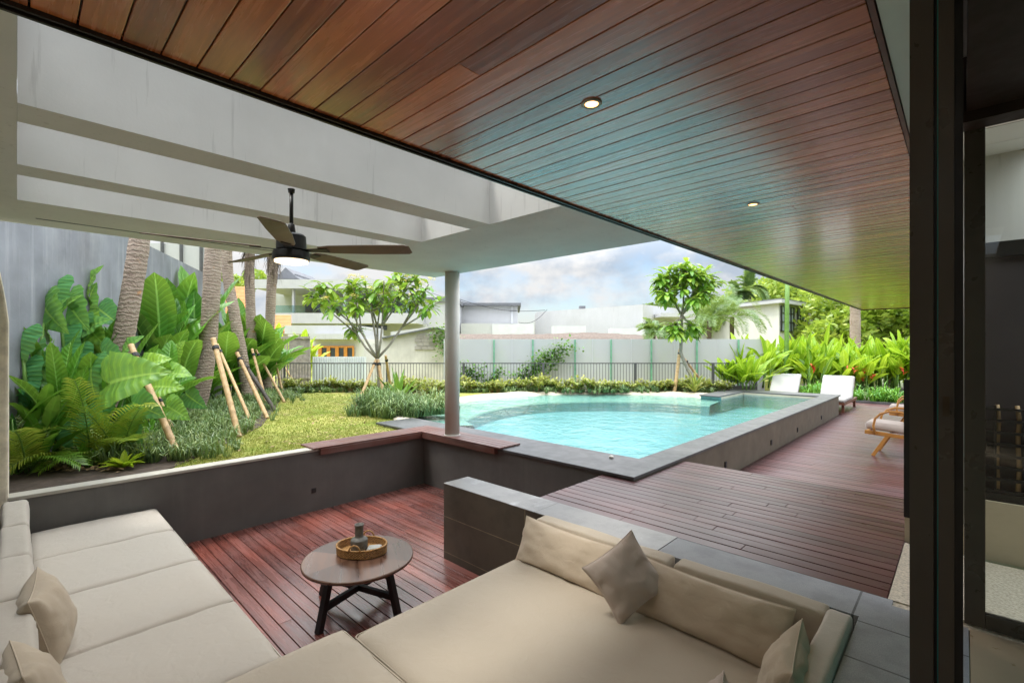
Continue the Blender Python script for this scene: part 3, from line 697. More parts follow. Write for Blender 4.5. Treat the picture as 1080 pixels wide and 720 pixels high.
# ------------------------------------------------------------------ sofas
def rbox(lx, ly, lz, r=.05, puff=.02, nx=22, ny=14, nz_=6, seed=0, wr=.006):
    """an upholstered box: rounded edges, slightly crowned faces; returns an MB centred on x, y with its base at z = 0"""
    bm = bmesh.new(); bmesh.ops.create_cube(bm, size=2)
    bmesh.ops.subdivide_edges(bm, edges=[e for e in bm.edges if abs(e.verts[0].co.x-e.verts[1].co.x) > 1], cuts=nx, use_grid_fill=True)
    bmesh.ops.subdivide_edges(bm, edges=[e for e in bm.edges if abs(e.verts[0].co.y-e.verts[1].co.y) > 1], cuts=ny, use_grid_fill=True)
    bmesh.ops.subdivide_edges(bm, edges=[e for e in bm.edges if abs(e.verts[0].co.z-e.verts[1].co.z) > 1], cuts=nz_, use_grid_fill=True)
    hx, hy, hz = lx/2, ly/2, lz/2; b = MB(); vs = []
    bm.verts.ensure_lookup_table()
    def warp(c, h):   # crowd rows towards the edges
        return h*math.copysign(1-(1-abs(c))**1.6, c)
    for v in bm.verts:
        x, y, z = warp(v.co.x, hx), warp(v.co.y, hy), warp(v.co.z, hz)
        inn = Vector((max(-hx+r, min(hx-r, x)), max(-hy+r, min(hy-r, y)), max(-hz+r, min(hz-r, z))))
        d = Vector((x, y, z)) - inn
        p = inn + d.normalized()*r if d.length > 1e-6 else Vector((x, y, z))
        if v.co.z > .2: p.z += puff*(1-v.co.x**4)*(1-v.co.y**4)
        k = noise.noise(Vector((p.x*4+seed, p.y*4, p.z*4+seed*.3))); k2 = noise.noise(Vector((p.x*13+seed, p.y*13, p.z*6)))
        e = max(abs(v.co.x), abs(v.co.y))
        n_ = d.normalized() if d.length > 1e-6 else Vector((0, 0, math.copysign(1, z)))
        pk = math.sin((p.x if lx > ly else p.y)*46+seed+4*k)*.0025*e**6 if v.co.z < .95 or e > .8 else 0
        p += n_ * (k*wr + k2*wr*.5*e + pk)
        vs.append((p.x, p.y, p.z + hz))
    b.add(vs, [tuple(v.index for v in f.verts) for f in bm.faces]); bm.free(); return b
SZ = -.32
def cushion(name, x0, x1, y0, y1, z0, z1, m, label, cat, group, r=.05, puff=.02, seed=0, wr=.006, piping=True):
    t = thing(name, label, cat, ((x0+x1)/2, (y0+y1)/2, z0), 0, group)
    b = rbox(x1-x0, y1-y0, z1-z0, r, puff, seed=seed, wr=wr*1.5); b.t = [rnd()*.7]*len(b.t); b.build('cover', m, t, smooth=True)
    if piping:
        hx, hy, h = (x1-x0)/2, (y1-y0)/2, z1-z0; rr = r*.7; pts = []
        for cx_, cy_, a0 in ((hx-rr, hy-rr, 0), (-hx+rr, hy-rr, 90), (-hx+rr, -hy+rr, 180), (hx-rr, -hy+rr, 270)):
            for k in range(5): a = R(a0+k*22.5); pts.append((cx_+(rr-.008)*math.cos(a), cy_+(rr-.008)*math.sin(a), h-r*.36))
        pts.append(pts[0]); b = MB(); b.tube(pts, .0045, 6, caps=False); b.build('piping', m, t, smooth=True)
    return t
ordn = ['nearest the garden wall', 'second from the garden wall', 'third from the garden wall', 'fourth from the garden wall, next to the wide mattress']
XE = [-6.59, -5.70, -4.75, -3.80, -2.87]
for i in range(4):
    cushion('seat_cushion', XE[i]+.003, XE[i+1]-.003, .08, 1.085, SZ-.17, SZ, M['fabric'], 'flat beige sofa seat cushion ' + ordn[i], 'cushion', 'beige seat cushions of the long sofa', .035, .014, i)
cushion('daybed_mattress', -2.86, -.60, .05, 1.44, SZ-.17, SZ+.035, M['fabricR'], 'wide beige mattress between the long sofa and the pillowed daybed', 'mattress', None, .05, .012, 7)
cushion('daybed_mattress', -2.77, -.60, 1.452, 3.06, SZ-.17, SZ+.02, M['fabricR'], 'large square beige daybed mattress with loose pillows along its edge', 'mattress', None, .05, .012, 9)
b = MB(); b.box((-6.58, -.05, PIT), (-2.84, 1.0, SZ-.172)); b.box((-2.80, .02, PIT), (-.5, 1.44, SZ-.172)); b.box((-2.70, 1.44, PIT), (-.5, 3.22, SZ-.172))
tag(b.build('sofa_base', M['pitwall']), 'dark built-in plinth carrying the beige mattresses around the pit', 'sofa base')
XB = [-6.50, -5.63, -4.80, -4.0, -3.2, -2.4, -1.5]
for i in range(6):
    cushion('backrest_bolster', XB[i]+.004, XB[i+1]-.004, -.10, .075, SZ+.0, .035, M['fabric'], 'beige upright backrest bolster ' + ['at the limestone pillar', 'second from the limestone pillar', 'third from the limestone pillar, behind the puffy pillow', 'fourth from the limestone pillar', 'fifth from the limestone pillar', 'sixth and last from the limestone pillar'][i], 'bolster', 'backrest bolsters of the long sofa', .035, .01, 20+i, .008, False)
cushion('backrest_bolster', -2.665, -1.47, 3.07, 3.222, SZ+.03, .022, M['fabricR'], 'beige backrest bolster against the low stone wall end of the daybed', 'bolster', 'bolsters of the daybed', .028, .005, 31, .005, False)
cushion('backrest_bolster', -1.425, -.545, 3.06, 3.212, SZ+.03, .03, M['fabricR'], 'beige backrest bolster in the daybed corner behind the long rumpled pillow', 'bolster', 'bolsters of the daybed', .028, .005, 33, .005, False)
cushion('backrest_bolster', -.555, -.43, 1.0, 3.16, SZ+.03, .035, M['fabric'], 'beige bolster lying along the grey stone paving edge', 'bolster', 'bolsters of the daybed', .028, .006, 35, .005, False)

def pillow(name, label, lx, ly, T, loc, rot, m, seed=0, group=None, seam=True):
    n = 30; b = MB(); vs = []; fs = []
    for s in (1, -1):
        for i in range(n+1):
            for j in range(n+1):
                u, v = -1+2*i/n, -1+2*j/n
                u = math.copysign(1-(1-abs(u))**1.35, u); v = math.copysign(1-(1-abs(v))**1.35, v)
                x = u*lx/2*(1-.09*(1-v*v)*abs(u)**2*min(1, ly/lx)); y = v*ly/2*(1-.10*(1-u*u)*abs(v)**2)
                th = T/2*max(0, (1-u*u)*(1-v*v))**.42
                edge = max(abs(u), abs(v)); k = noise.noise(Vector((x*7+seed*3.1, y*7, s*2.0+seed)))
                k2 = noise.noise(Vector((x*16+seed, y*16+seed*2, s*3.0)))
                # folds run in from the seams and the corners
                rad = math.sin(math.atan2(v, u)*9+seed+k*3)*.010*edge**3*(1-edge**8)
                cr_ = -.012*max(0, 1-abs(k*3.2+.2*k2))**6 ; z = s*(th + (k*.018 + k2*.006 + cr_*.6)*min(1, th/.03) + rad*1.1*min(1, th/.02))
                vs.append((x, y, z))
    q = (n+1)**2
    for i in range(n):
        for j in range(n):
            a = i*(n+1)+j; fs.append((a, a+n+1, a+n+2, a+1)); fs.append((q+a, q+a+1, q+a+n+2, q+a+n+1))
    b.add(vs, fs)
    t = thing(name, label, 'pillow', loc, 0, group); t.rotation_euler = rot
    b.build('cover', m, t, smooth=True)
    if seam:
        pts = []
        for k in range(4*n):
            s, f = divmod(k, n); f = -1+2*f/n
            u, v = ((f, -1), (1, f), (-f, 1), (-1, -f))[s]
            pts.append((u*lx/2*(1-.09*(1-v*v)*min(1, ly/lx)), v*ly/2*(1-.10*(1-u*u)), 0))
        pts.append(pts[0]); c = MB(); c.tube(pts, .004, 5, caps=False); c.build('piping', m, t, smooth=True)
    return t
PR = 'loose pillows on the sofa and daybed'
pillow('long_pillow', 'long beige lumbar pillow at the stone wall end of the daybed', 1.0, .36, .17, (-2.24, 2.975, -.135), (R(68), 0, R(-1)), M['pillow'], 1, PR)
pillow('long_pillow', 'long rumpled beige lumbar pillow in the daybed corner', .98, .36, .18, (-1.17, 2.95, -.135), (R(66), 0, R(-2)), M['pillow'], 5, PR)
pillow('square_pillow', 'taupe square pillow standing on its corner between the two long pillows', .42, .42, .16, (-1.62, 2.79, -.03), (R(62), R(54), R(24)), M['taupe'], 3, PR)
pillow('square_pillow', 'beige square pillow leaning on the bolster beside the stone paving', .50, .46, .19, (-.62, 2.50, -.105), (R(90), R(0), R(76)), M['pillow'], 8, PR).rotation_euler = (R(74), R(0), R(-82))
pillow('square_pillow', 'grey beige pillow with only its top edge showing at the daybed end', .46, .42, .17, (-.76, 1.93, -.14), (R(70), 0, R(-70)), M['taupe'], 11, PR)
pillow('square_pillow', 'plump beige square pillow leaning on the bolsters of the long sofa', .46, .46, .24, (-3.93, .12, -.105), (R(-76), R(4), R(-6)), M['pillow'], 14, PR)
pillow('square_pillow', 'beige square pillow lower on the long sofa, next to the plump one', .46, .46, .22, (-3.10, .06, -.13), (R(-74), R(-3), R(5)), M['pillow'], 17, PR)

# ------------------------------------------------------------------ coffee table, tray, vase
TX, TY = -3.90, 2.105; TZ = -.37
t = thing('coffee_table', 'round brown wood coffee table with black cross-braced legs on the red deck', 'table', (TX, TY, PIT), R(-28))
b = MB(); n = 64; vs = []
H_ = TZ-PIT
for k in range(6):      # wedge-like veneer leaves with their own tone
    a0, a1 = R(k*60), R((k+1)*60); st = 10; ps = [(0, 0)] + [(.468*math.cos(a0+(a1-a0)*i/st), .468*math.sin(a0+(a1-a0)*i/st)) for i in range(st+1)]
    b.add([(p[0], p[1], H_) for p in ps], [(0, i, i+1) for i in range(1, st+1)], rnd())
tt = b.build('tabletop', M['tabletop'], t)
b = MB()
pr = [(.40, -.036), (.462, -.034), (.474, -.026), (.4765, -.012), (.4735, -.002), (.466, -.0006)]
vs = [(r*math.cos(2*PI*k/64), r*math.sin(2*PI*k/64), H_+z) for r, z in pr for k in range(64)]
b.add(vs, [(i*64+k, i*64+(k+1) % 64, (i+1)*64+(k+1) % 64, (i+1)*64+k) for i in range(5) for k in range(64)] + [tuple(reversed(range(64)))])
b.build('rim', M['tabletop'], tt, smooth=True)
for k in range(4):
    a = R(46+90*k); ca, sa = math.cos(a), math.sin(a)
    b = MB(); b.bar((.445*ca, .445*sa, 0), (.33*ca, .33*sa, H_-.037), .052, .052, up=Vector((-sa, ca, 0))); b.build('leg', M['black'], t, bevel=.004)
for k in range(2):
    a = R(46+90*k); ca, sa = math.cos(a), math.sin(a); zz = .17 + .002*k
    b = MB(); b.bar((-.40*ca, -.40*sa, zz), (.40*ca, .40*sa, zz), .04, .05 + .003*k); b.build('cross_brace', M['black'], t, bevel=.003)
tr = thing('rattan_tray', 'oval woven rattan tray with two loop handles on the coffee table', 'tray', (TX-.055, TY+.06, TZ+.002), R(40))
b = MB(); b.lathe([(.19, .0), (.205, .004), (.205, .010), (.19, .012)], n=40, sx=1.08, sy=.82); b.build('base', M['rattan'], tr)
b = MB(); nn = 110
for row in range(6):
    pts = []
    for k in range(nn+1):
        a = 2*PI*k/nn; rr = .203 + .0045*math.sin(k*PI+row*PI) + .003*row/5
        pts.append((rr*1.08*math.cos(a), rr*.82*math.sin(a), .010+row*.0105+.003*math.cos(k*PI+row*PI)))
    b.tube(pts, .0068, 5, caps=False, tone=rnd())
b.build('woven_side', M['rattan'], tr, smooth=True)
b = MB(); b.tube([(.207*1.08*math.cos(2*PI*k/48), .207*.82*math.sin(2*PI*k/48), .074) for k in range(49)], .0085, 7, caps=False); b.build('rim', M['rattan'], tr, smooth=True)
for s in (-1, 1):
    b = MB(); b.tube([(.05*math.cos(PI*k/12), s*.172, .072+.055*math.sin(PI*k/12)) for k in range(13)], .007, 7); b.build('handle', M['rattan'], tr, smooth=True)
vz = thing('stoneware_vase', 'mottled grey stoneware bottle vase with a straight neck standing in the tray', 'vase', (TX-.075, TY+.045, TZ+.0155))
b = MB(); b.lathe([(.05, 0), (.070, .003), (.074, .010), (.075, .05), (.075, .096), (.0745, .100), (.070, .107), (.056, .116), (.042, .121), (.038, .126), (.037, .15), (.0375, .225), (.042, .232), (.0425, .238), (.034, .239), (.032, .18)], n=40); b.build('body', M['vase'], vz, smooth=True)
b = MB(); b.lathe([(.0335, .215), (.01, .214)], n=24); b.build('mouth', M['framedark'], vz)
b = rbox(.12, .09, .035, .012, .006, 8, 8, 3, seed=4); o = b.build('folded_napkin', M['cream'], smooth=True); o.location = (TX+.035, TY+.135, TZ+.016); o.rotation_euler = (R(4), 0, R(50)); tag(o, 'small folded white napkin lying in the tray beside the vase', 'napkin')

# ------------------------------------------------------------------ loungers and armchairs on the lower deck
LD = -.52
def lounger(x0, y0, label):
    t = thing('sun_lounger', label, 'sun lounger', (x0, y0, LD), 0, 'sun loungers at the pool end'); wd, ln = .92, 2.1
    b = MB()
    for x in (.04, wd-.04): b.bar((x, 0, .27), (x, ln+.25, .27), .07, .08)
    for y in (.03, ln*.5, ln+.22): b.bar((.075, y, .27), (wd-.075, y, .27), .07, .06)
    for k in range(12): b.bar((.075, .12+k*.17, .30), (wd-.075, .12+k*.17, .30), .11, .02)
    b.build('frame', M['loungerwood'], t, bevel=.006)
    for x in (.06, wd-.06):
        for y in (.10, ln+.05): 
            b = MB(); b.bar((x, y, 0), (x, y, .231), .07, .07, up=Vector((0, 1, 0))); b.build('leg', M['loungerwood'], t, bevel=.005)
    b = rbox(wd-.02, 1.42, .11, .045, .01, 14, 16, 4, seed=x0); o = b.build('seat_pad', M['cream'], t, smooth=True); o.location = (wd/2, .71, .313)
    b = rbox(wd-.02, .86, .11, .045, .01, 14, 14, 4, seed=x0+3); o = b.build('back_pad', M['cream'], t, smooth=True); o.location = (wd/2, 1.62, .62); o.rotation_euler = (R(52), 0, 0)
    o.location = (wd/2, 1.44+.43*math.cos(R(52)), .34+.43*math.sin(R(52)))
    for v in o.data.vertices: v.co.z -= .055
    b = MB()
    for k in range(6): 
        yy = 1.47+k*.15*math.cos(R(52)); zz = .30+k*.15*math.sin(R(52)); b.bar((.06, yy+.05, zz), (wd-.06, yy+.05, zz), .09, .02, up=Vector((0, -math.sin(R(52)), math.cos(R(52)))))
    b.bar((.07, 1.95, .31), (.07, 1.78, .62), .03, .03); b.bar((wd-.07, 1.95, .31), (wd-.07, 1.78, .62), .03, .03)
    b.build('back_frame', M['loungerwood'], t)
    return t
lounger(-3.50, 17.2, 'off white sun lounger with dark wood frame beside the far pool corner')
lounger(-5.05, 17.2, 'off white sun lounger farther behind the pool in front of the leafy plants')
def armchair(loc, rz, label):
    t = thing('armchair', label, 'armchair', loc, rz, 'honey wood armchairs on the lower deck')   # faces -x locally
    hw = .36
    b = MB()
    for s in (-1, 1): b.bar((-.36, s*(hw-.03), .43), (.50, s*(hw-.03), .385), .035, .07)
    for x in (-.34, .0, .46): b.bar((x, -hw+.045, .42-.05*(x+.36)), (x, hw-.045, .42-.05*(x+.36)), .05, .045)
    b.build('seat_frame', M['teak'], t, bevel=.006)
    for s in (-1, 1):
        b = MB(); y = s*(hw-.03); b.bar((-.02, y, .40), (-.24, y, 0), .035, .055); b.build('leg', M['teak'], t, bevel=.006)
        b = MB(); b.bar((.36, y, .39), (.56, y, 0), .035, .055); b.build('leg', M['teak'], t, bevel=.006)
        y = s*(hw+.012); P = [(-.20, .40), (-.225, .56), (-.20, .69), (-.12, .79), (0, .838), (.15, .84), (.32, .80), (.50, .74), (.62, .68)]
        b = MB(); b.tube([(x, y, z) for x, z in P], [.02]*len(P), 8); b.build('armrest', M['teak'], t, smooth=True)
    b = MB()
    for s in (-1, 1): b.bar((.46, s*(hw-.05), .38), (.72, s*(hw-.05), .98), .04, .05)
    b.bar((.70, -hw+.05, .95), (.70, hw-.05, .95), .03, .07); b.bar((.58, -hw+.05, .62), (.58, hw-.05, .62), .03, .06)
    b.build('back_frame', M['teak'], t, bevel=.006)
    b = rbox(.80, .58, .135, .055, .02, 14, 12, 4, seed=2); o = b.build('seat_pad', M['taupe'], t, smooth=True); o.location = (.03, 0, .455); o.rotation_euler = (0, R(3), 0)
    b = rbox(.62, .58, .13, .055, .02, 12, 12, 4, seed=6); o = b.build('back_pad', M['taupe'], t, smooth=True); o.location = (.46, 0, .80); o.rotation_euler = (0, R(-68), 0)
    b = MB()
    for k in range(9): b.bar((-.02+k*.05, -.33, .448-.004*k), (.03+k*.05, -.35, .452-.004*k), .012, .012); 
    b.build('cane_edge', M['cream'], t)
    return t
armchair((-.96, 11.25, LD), R(-2), 'honey wood armchair with taupe seat pad nearer along the lower deck')
armchair((-.93, 14.6, LD), R(4), 'honey wood armchair with taupe seat pad farther back on the lower deck')

# ------------------------------------------------------------------ garden: leaf helpers
def prof_banana(t): return max(0, math.sin(PI*min(1, t**.75)))**.55
def prof_lance(t): return max(0, math.sin(PI*t**.8))**.9
def prof_obl(t): return max(0, math.sin(PI*t**1.25))**.7
def prof_heart(t): return (max(0, 1-t)**.75)*min(1, (t+.12)*4.2)**.6
def leaf(mb, p, d, length, width, droop=.8, fold=.22, prof=prof_banana, n=7, tone_=.5, roll=0.0, wave=.0):
    p = Vector(p); d = Vector(d).normalized(); sd = d.cross(UP)
    if sd.length < .05: sd = Vector((math.cos(roll*7), math.sin(roll*7), 0))
    sd.normalize(); sd = Matrix.Rotation(roll, 3, d) @ sd
    vs = []; st = length/n; ph = rnd()*6; vn = []; big = width > .2; nv = 13
    for i in range(n+1):
        t = i/n; w_ = width*.5*prof(t); nm = sd.cross(d).normalized()
        wv = wave*math.sin(ph+t*14)*w_; wv2 = wave*math.sin(ph+2+t*11)*w_
        if big:
            vs += [p - sd*w_ + nm*(fold*w_ + wv), p - sd*w_*.5 + nm*(fold*w_*.75 + wv*.3), p.copy(), p + sd*w_*.5 + nm*(fold*w_*.75 + wv2*.3), p + sd*w_ + nm*(fold*w_ - wv2)]
            vn += [(t*nv-1.5, 1), (t*nv-.9, .5), (t*nv, 0), (t*nv-.9, .5), (t*nv-1.5, 1)]
        else: vs += [p - sd*w_ + nm*(fold*w_ + wv), p.copy(), p + sd*w_ + nm*(fold*w_ - wv)]
        p = p + d*st
        d = (d + Vector((0, 0, -1))*droop/n*(.5+t)).normalized(); sd = (sd - d*sd.dot(d)).normalized()
    fs = []; q = 5 if big else 3
    for i in range(n):
        for c_ in range(q-1): a = i*q+c_; fs.append((a, a+1, a+q+1, a+q))
    q_ = max(0, min(1, tone_)); tl = []
    for i in range(n+1): tl += [q_]*q if big else [q_, min(1.2, q_+.25), q_-.05]
    mb.add(vs, fs, tl, vn or None)
def heart(mb, p, d, nrm, size, tone_, fold=.2):
    """elephant ear leaf: p is where the stalk meets the blade, d points to the tip"""
    d = Vector(d).normalized(); nrm = Vector(nrm); sd = d.cross(nrm).normalized(); nrm = sd.cross(d).normalized()
    outl = [(-.26, .14), (-.33, .28), (-.26, .42), (-.09, .50), (.12, .50), (.32, .445), (.52, .35), (.70, .235), (.86, .11), (.98, .0)]
    cv = spline(outl, 3); outl = cv; vs = []; m = len(outl)
    for s in (-1, 1):
        for k_i, (a, w_) in enumerate(outl):
            k = 1 + .03*math.sin(a*22+s); 
            vs.append(Vector(p) + d*(a*size) + sd*(s*w_*size*k) + nrm*(fold*w_*size + (.030*size*math.sin(a*17+s*2)+.016*size*(1 if (k_i % 3 == 0) else -.5))*min(1, w_*3) - .34*size*max(0, a)**2 - .10*size*(a < 0)))
    def mpt(a): return Vector(p) + d*(max(a, 0 if a > -.2 else -.02)*size) + nrm*(-.34*size*max(0, a)**2)
    mid = [mpt(a) for a, _ in outl]; hv = []
    for q in range(2):
        for i in range(m): hv.append(vs[q*m+i].lerp(mid[i], .5) + nrm*(.045*size*min(1, outl[i][1]*4)))
    vs += hv + mid; fs = []; h0, h1, md = 2*m, 3*m, 4*m
    for i in range(m-1):
        fs += [(i, h0+i, h0+i+1, i+1), (h0+i, md+i, md+i+1, h0+i+1), (md+i, h1+i, h1+i+1, md+i+1), (h1+i, m+i, m+i+1, h1+i+1)]
    ax = [a for a, _ in outl]; nv = 9
    vn = [(a*nv-1.0, 1) for a in ax]*2 + [(max(a, 0)*nv*.5+a*nv*.5-.5, .5) for a in ax]*2 + [(max(a, 0)*nv, 0) for a in ax]
    mb.add(vs, fs, tone_, vn)
def frond(mb, p, az, length, rise, droop, nl=26, ll=.32, tone_=.5, lw=.028, vee=.5):
    p = Vector(p); d = Vector((math.cos(az)*math.cos(rise), math.sin(az)*math.cos(rise), math.sin(rise))); st = length/nl; pts = [p.copy()]
    for i in range(nl):
        p = p + d*st; d = (d + Vector((0, 0, -droop/nl*(.4+1.2*i/nl)))).normalized(); pts.append(p.copy())
        t = (i+1)/nl
        if t > .12:
            sd = d.cross(UP)
            if sd.length < .02: continue
            sd.normalize(); up = sd.cross(d); l_ = ll*(.35+.65*math.sin(PI*min(1, .18+t*.78)))*ru(.9, 1.1)
            for s in (-1, 1):
                q = sd*s*.85 + d*.62 + up*(vee*ru(.6, 1.2)); q.normalize(); dn = Vector((0, 0, -.35))
                m1 = p + q*l_*.55; e = p + q*l_ + dn*l_*.55; wv = d*lw*.5
                mb.add([p-wv*.4, p+wv*.4, m1+wv, m1-wv, e], [(0, 1, 2, 3), (3, 2, 4)], tone_+ru(-.15, .15))
    return pts

def dlim(u): return 4.23/max(.05, (CU-u)/F-.3436) if u < 225 else 99
def WB(u, d, z=0.0): return W(u, min(d, dlim(u)-.45), z)
GW_A = W(0, 5.72); GW_B = W(232, 15.2)
# grey boundary wall (oblique), with a palisade of dark posts above its far end
wd = (GW_B - GW_A).normalized(); nrm_ = Vector((-wd.y, wd.x, 0))
def wbar(mb, s0, s1, z0, z1, th=.16, off=0):
    a = GW_A + wd*s0; c = GW_A + wd*s1
    if nrm_.dot(Vector((1, -1, 0))) > 0: o_ = -nrm_
    else: o_ = nrm_
    ps = [a+o_*off, c+o_*off, c+o_*(off+th), a+o_*(off+th)]
    area = sum(ps[i].x*ps[(i+1) % 4].y-ps[(i+1) % 4].x*ps[i].y for i in range(4))
    if area < 0: ps = ps[::-1]
    mb.prism([(q.x, q.y) for q in ps], z0, z1)
WLEN = (GW_B-GW_A).length
b = MB(); wbar(b, -6, WLEN, -.6, 3.52)
tag(b.build('boundary_wall', M['greywall']), 'tall grey cement rendered boundary wall behind the tropical planting', 'wall')
t = thing('neighbour_screen', 'white panel screen with thin dark posts rising beyond the grey wall', 'screen')
p, q = W(148, 17), W(221, 17); b = MB(); b.bar((p.x, p.y, 3.6), (q.x, q.y, 3.6), .06, 3.2); b.build('panel', M['bwhite'], t)
for u in (152, 171, 191, 212):
    p = W(u, 16.9); b = MB(); b.bar((p.x, p.y, 2), (p.x, p.y, 5.3), .08, .06, up=HEAD); b.build('post', M['fence'], t)

# metal fence along the back of the garden
FD = 16.2; FZ = CAMZ - 18/F*FD
t = thing('metal_fence', 'dark grey metal fence with thin vertical bars along the back of the garden', 'fence')
us = [226, 300, 408, 489, 573, 670, 752, 797]
for i, u in enumerate(us):
    p = W(u, FD); b = MB(); b.bar((p.x, p.y, -.05), (p.x, p.y, FZ+.02), .08 if i > 2 else .05, .08 if i > 2 else .05, up=HEAD); b.build('post', M['fence'], t)
for i in range(len(us)-1):
    p, q = W(us[i], FD), W(us[i+1], FD); b = MB(); L_ = (q-p).length; n = int(L_/.10)
    for z in (FZ, .12): b.bar((p.x, p.y, z), (q.x, q.y, z), .04, .035)
    for k in range(1, n): r_ = p+(q-p)*(k/n); b.bar((r_.x, r_.y, .12), (r_.x, r_.y, FZ), .014, .014, up=HEAD)
    b.build('bar_panel', M['fence'], t)
b = MB(); p, q = W(232, FD-.12), W(797, FD-.12); b.bar((p.x, p.y, .06), (q.x, q.y, .06), .10, .18); tag(b.build('garden_kerb', M['pitwall']), 'low dark kerb along the foot of the metal fence', 'kerb')

# frosted sheet wall behind the fence with green posts
SD = 17.6
t = thing('sheet_wall', 'long pale frosted sheet wall with bright green posts behind the metal fence', 'wall')
p, q = W(468, SD), W(806, SD); zt = CAMZ + (CV-357.5)/F*SD
b = MB(); b.bar((p.x, p.y, (zt-.5)/2), (q.x, q.y, (zt-.5)/2), .05, zt+.5); b.build('sheet', M['polysheet'], t)
for u in (521, 562, 606.5, 644.5, 687, 735, 779):
    p = W(u, SD-.07); b = MB(); b.bar((p.x, p.y, -.4), (p.x, p.y, zt-.02), .055, .05, up=HEAD); b.build('post', M['greenpost'], t)
for u in (540, 585, 625, 666, 711, 757):
    p = W(u, SD-.035); b = MB(); b.bar((p.x, p.y, -.4), (p.x, p.y, zt-.01), .02, .012, up=HEAD); b.build('joint', M['bgrey'], t)
# corrugated gate, rustic picket fence, concrete gable wall
def facing_wall(name, u0, u1, v0, d, th, m, z0=-.6, label='', cat='wall', v1=None):
    p, q = W(u0, d), W(u1, d); za, zb = CAMZ+(CV-v0)/F*d, CAMZ+(CV-(v1 or v0))/F*d
    b = MB(); o_ = HEAD*th
    vs = [Vector((p.x, p.y, z0)), Vector((q.x, q.y, z0)), Vector((q.x, q.y, zb)), Vector((p.x, p.y, za))]
    vs += [v_+o_ for v_ in vs]
    b.add(vs, [(0,1,2,3),(7,6,5,4),(0,4,5,1),(1,5,6,2),(2,6,7,3),(3,7,4,0)]); o = b.build(name, m)
    return tag(o, label, cat) if label else o
p, q = W(329, 18.2), W(386, 18.2); n = 46; b = MB(); zt2 = CAMZ+(CV-376)/F*18.2; vs = []
for k in range(n+1): r_ = p+(q-p)*(k/n) + HEAD*(.025*(-1)**k); vs += [(r_.x, r_.y, -.6), (r_.x, r_.y, zt2)]
b.add(vs, [(2*k, 2*k+2, 2*k+3, 2*k+1) for k in range(n)]); o = b.build('corrugated_gate', M['bluegrey']); so_ = o.modifiers.new('solid', 'SOLIDIFY'); so_.thickness = .01
tag(o, 'pale blue white corrugated metal gate behind the fence', 'gate')
t = thing('picket_screen', 'weathered grey wooden picket screen beside the corrugated gate', 'fence')
rg = random.Random(4)
b = MB()
for k in range(30):
    u = 291 + k*1.22
    if k < 12 and k % 2: continue
    p = W(u, 17.4); b.bar((p.x, p.y, -.3), (p.x, p.y, CAMZ+(CV-357+rg.uniform(-1, 2))/F*17.4), .05 if k < 12 else rg.uniform(.035, .06), .03, up=HEAD, tone=rg.random())
b.build('slat_panel', M['pinegrey'], t)
p, q = W(290, 17.36), W(327, 17.36)
for v in (356, 398): b = MB(); z = CAMZ+(CV-v)/F*17.36; b.bar((p.x, p.y, z), (q.x, q.y, z), .05, .08); b.build('rail', M['pinegrey'], t)
t = thing('concrete_gable', 'stained bare concrete gable wall with a block patch next to the column', 'wall')
b = MB(); d = 19.5
pts = [(384, 400), (384, 368), (404, 357), (458, 346), (476, 350), (476, 400)]
fr = [WV(u, v, d) for u, v in pts]; fr[0].z = fr[-1].z = -1; bk = [x+HEAD*.25 for x in fr]; n = len(fr)
b.add(fr+bk, [tuple(range(n-1, -1, -1)), tuple(range(n, 2*n))]+[(i, (i+1) % n, n+(i+1) % n, n+i) for i in range(n)]); b.build('wall_face', M['concrete'], t)
b = MB(); d2 = d-.03; 
for i in range(3):
    for j in range(4):
        u0 = 439.5+i*7 - (2 if j % 2 else 0); v0 = 353+j*4
        a, c = WV(u0, v0+3.7, d2), WV(u0+6.7, v0, d2); b.bar((a.x, a.y, (a.z+c.z)/2), (c.x, c.y, (a.z+c.z)/2), .05, c.z-a.z, tone=rnd())
b.build('block_patch', M['block'], t)
b = MB()
for (u0, v0, u1, v1) in ((403, 356.6, 458, 345.6), (458, 345.6, 477, 349.6)): b.bar(WV(u0, v0, d-.02), WV(u1, v1, d-.02), .4, .05)
b.build('capping', M['greyroof'], t)

# ------------------------------------------------------------------ neighbouring buildings
def block(mb, u0, u1, v0, v1, d, depth, z0=None):
    a, c = W(u0, d), W(u1, d); zt_ = CAMZ+(CV-v0)/F*d; zb = CAMZ+(CV-v1)/F*d if z0 is None else z0
    ps = [a, c, c+HEAD*depth, a+HEAD*depth]; mb.prism([(q_.x, q_.y) for q_ in ps], zb, zt_)
# white modern house with glazed balcony
t = thing('modern_house', 'large white modern house with glass balcony and curved floor bands', 'house')
D = 36
b = MB(); block(b, 268, 415, 294.5, 304, D-1.5, 9); b.build('roof', M['bwhite'], t)
b = MB(); block(b, 285, 440, 330, 341, D-2, 8); b.build('floor_band', M['bwhite'], t)
b = MB(); block(b, 290, 445, 303.9, 331, D+3, 4); b.build('upper_wall', M['bgrey'], t)
b = MB(); block(b, 289, 450, 340.9, 420, D+.5, 6, -2.5); b.build('lower_wall', M['bwhite'], t)
for u0, u1, v0, v1 in ((322, 329, 309, 329), (330, 338, 309, 329), (414, 428, 316, 330), (345, 352, 309, 329)):
    b = MB(); block(b, u0, u1, v0, v1, D+2.9, .09); b.build('window', M['darkglass'], t)
for u0, u1 in ((372, 384), (385, 397), (398, 408)):
    b = MB(); block(b, u0, u1, 341.5, 348, D+.4, .09); b.build('window', M['darkglass'], t)
for u in (309, 363, 408):
    b = MB(); block(b, u-1.1, u+1.1, 304, 330, D-1.2, .2); b.build('post', M['bwhite'], t)
b = MB(); block(b, 290, 436, 322, 330, D-1.6, .04); b.build('balustrade', M['railglass'], t)
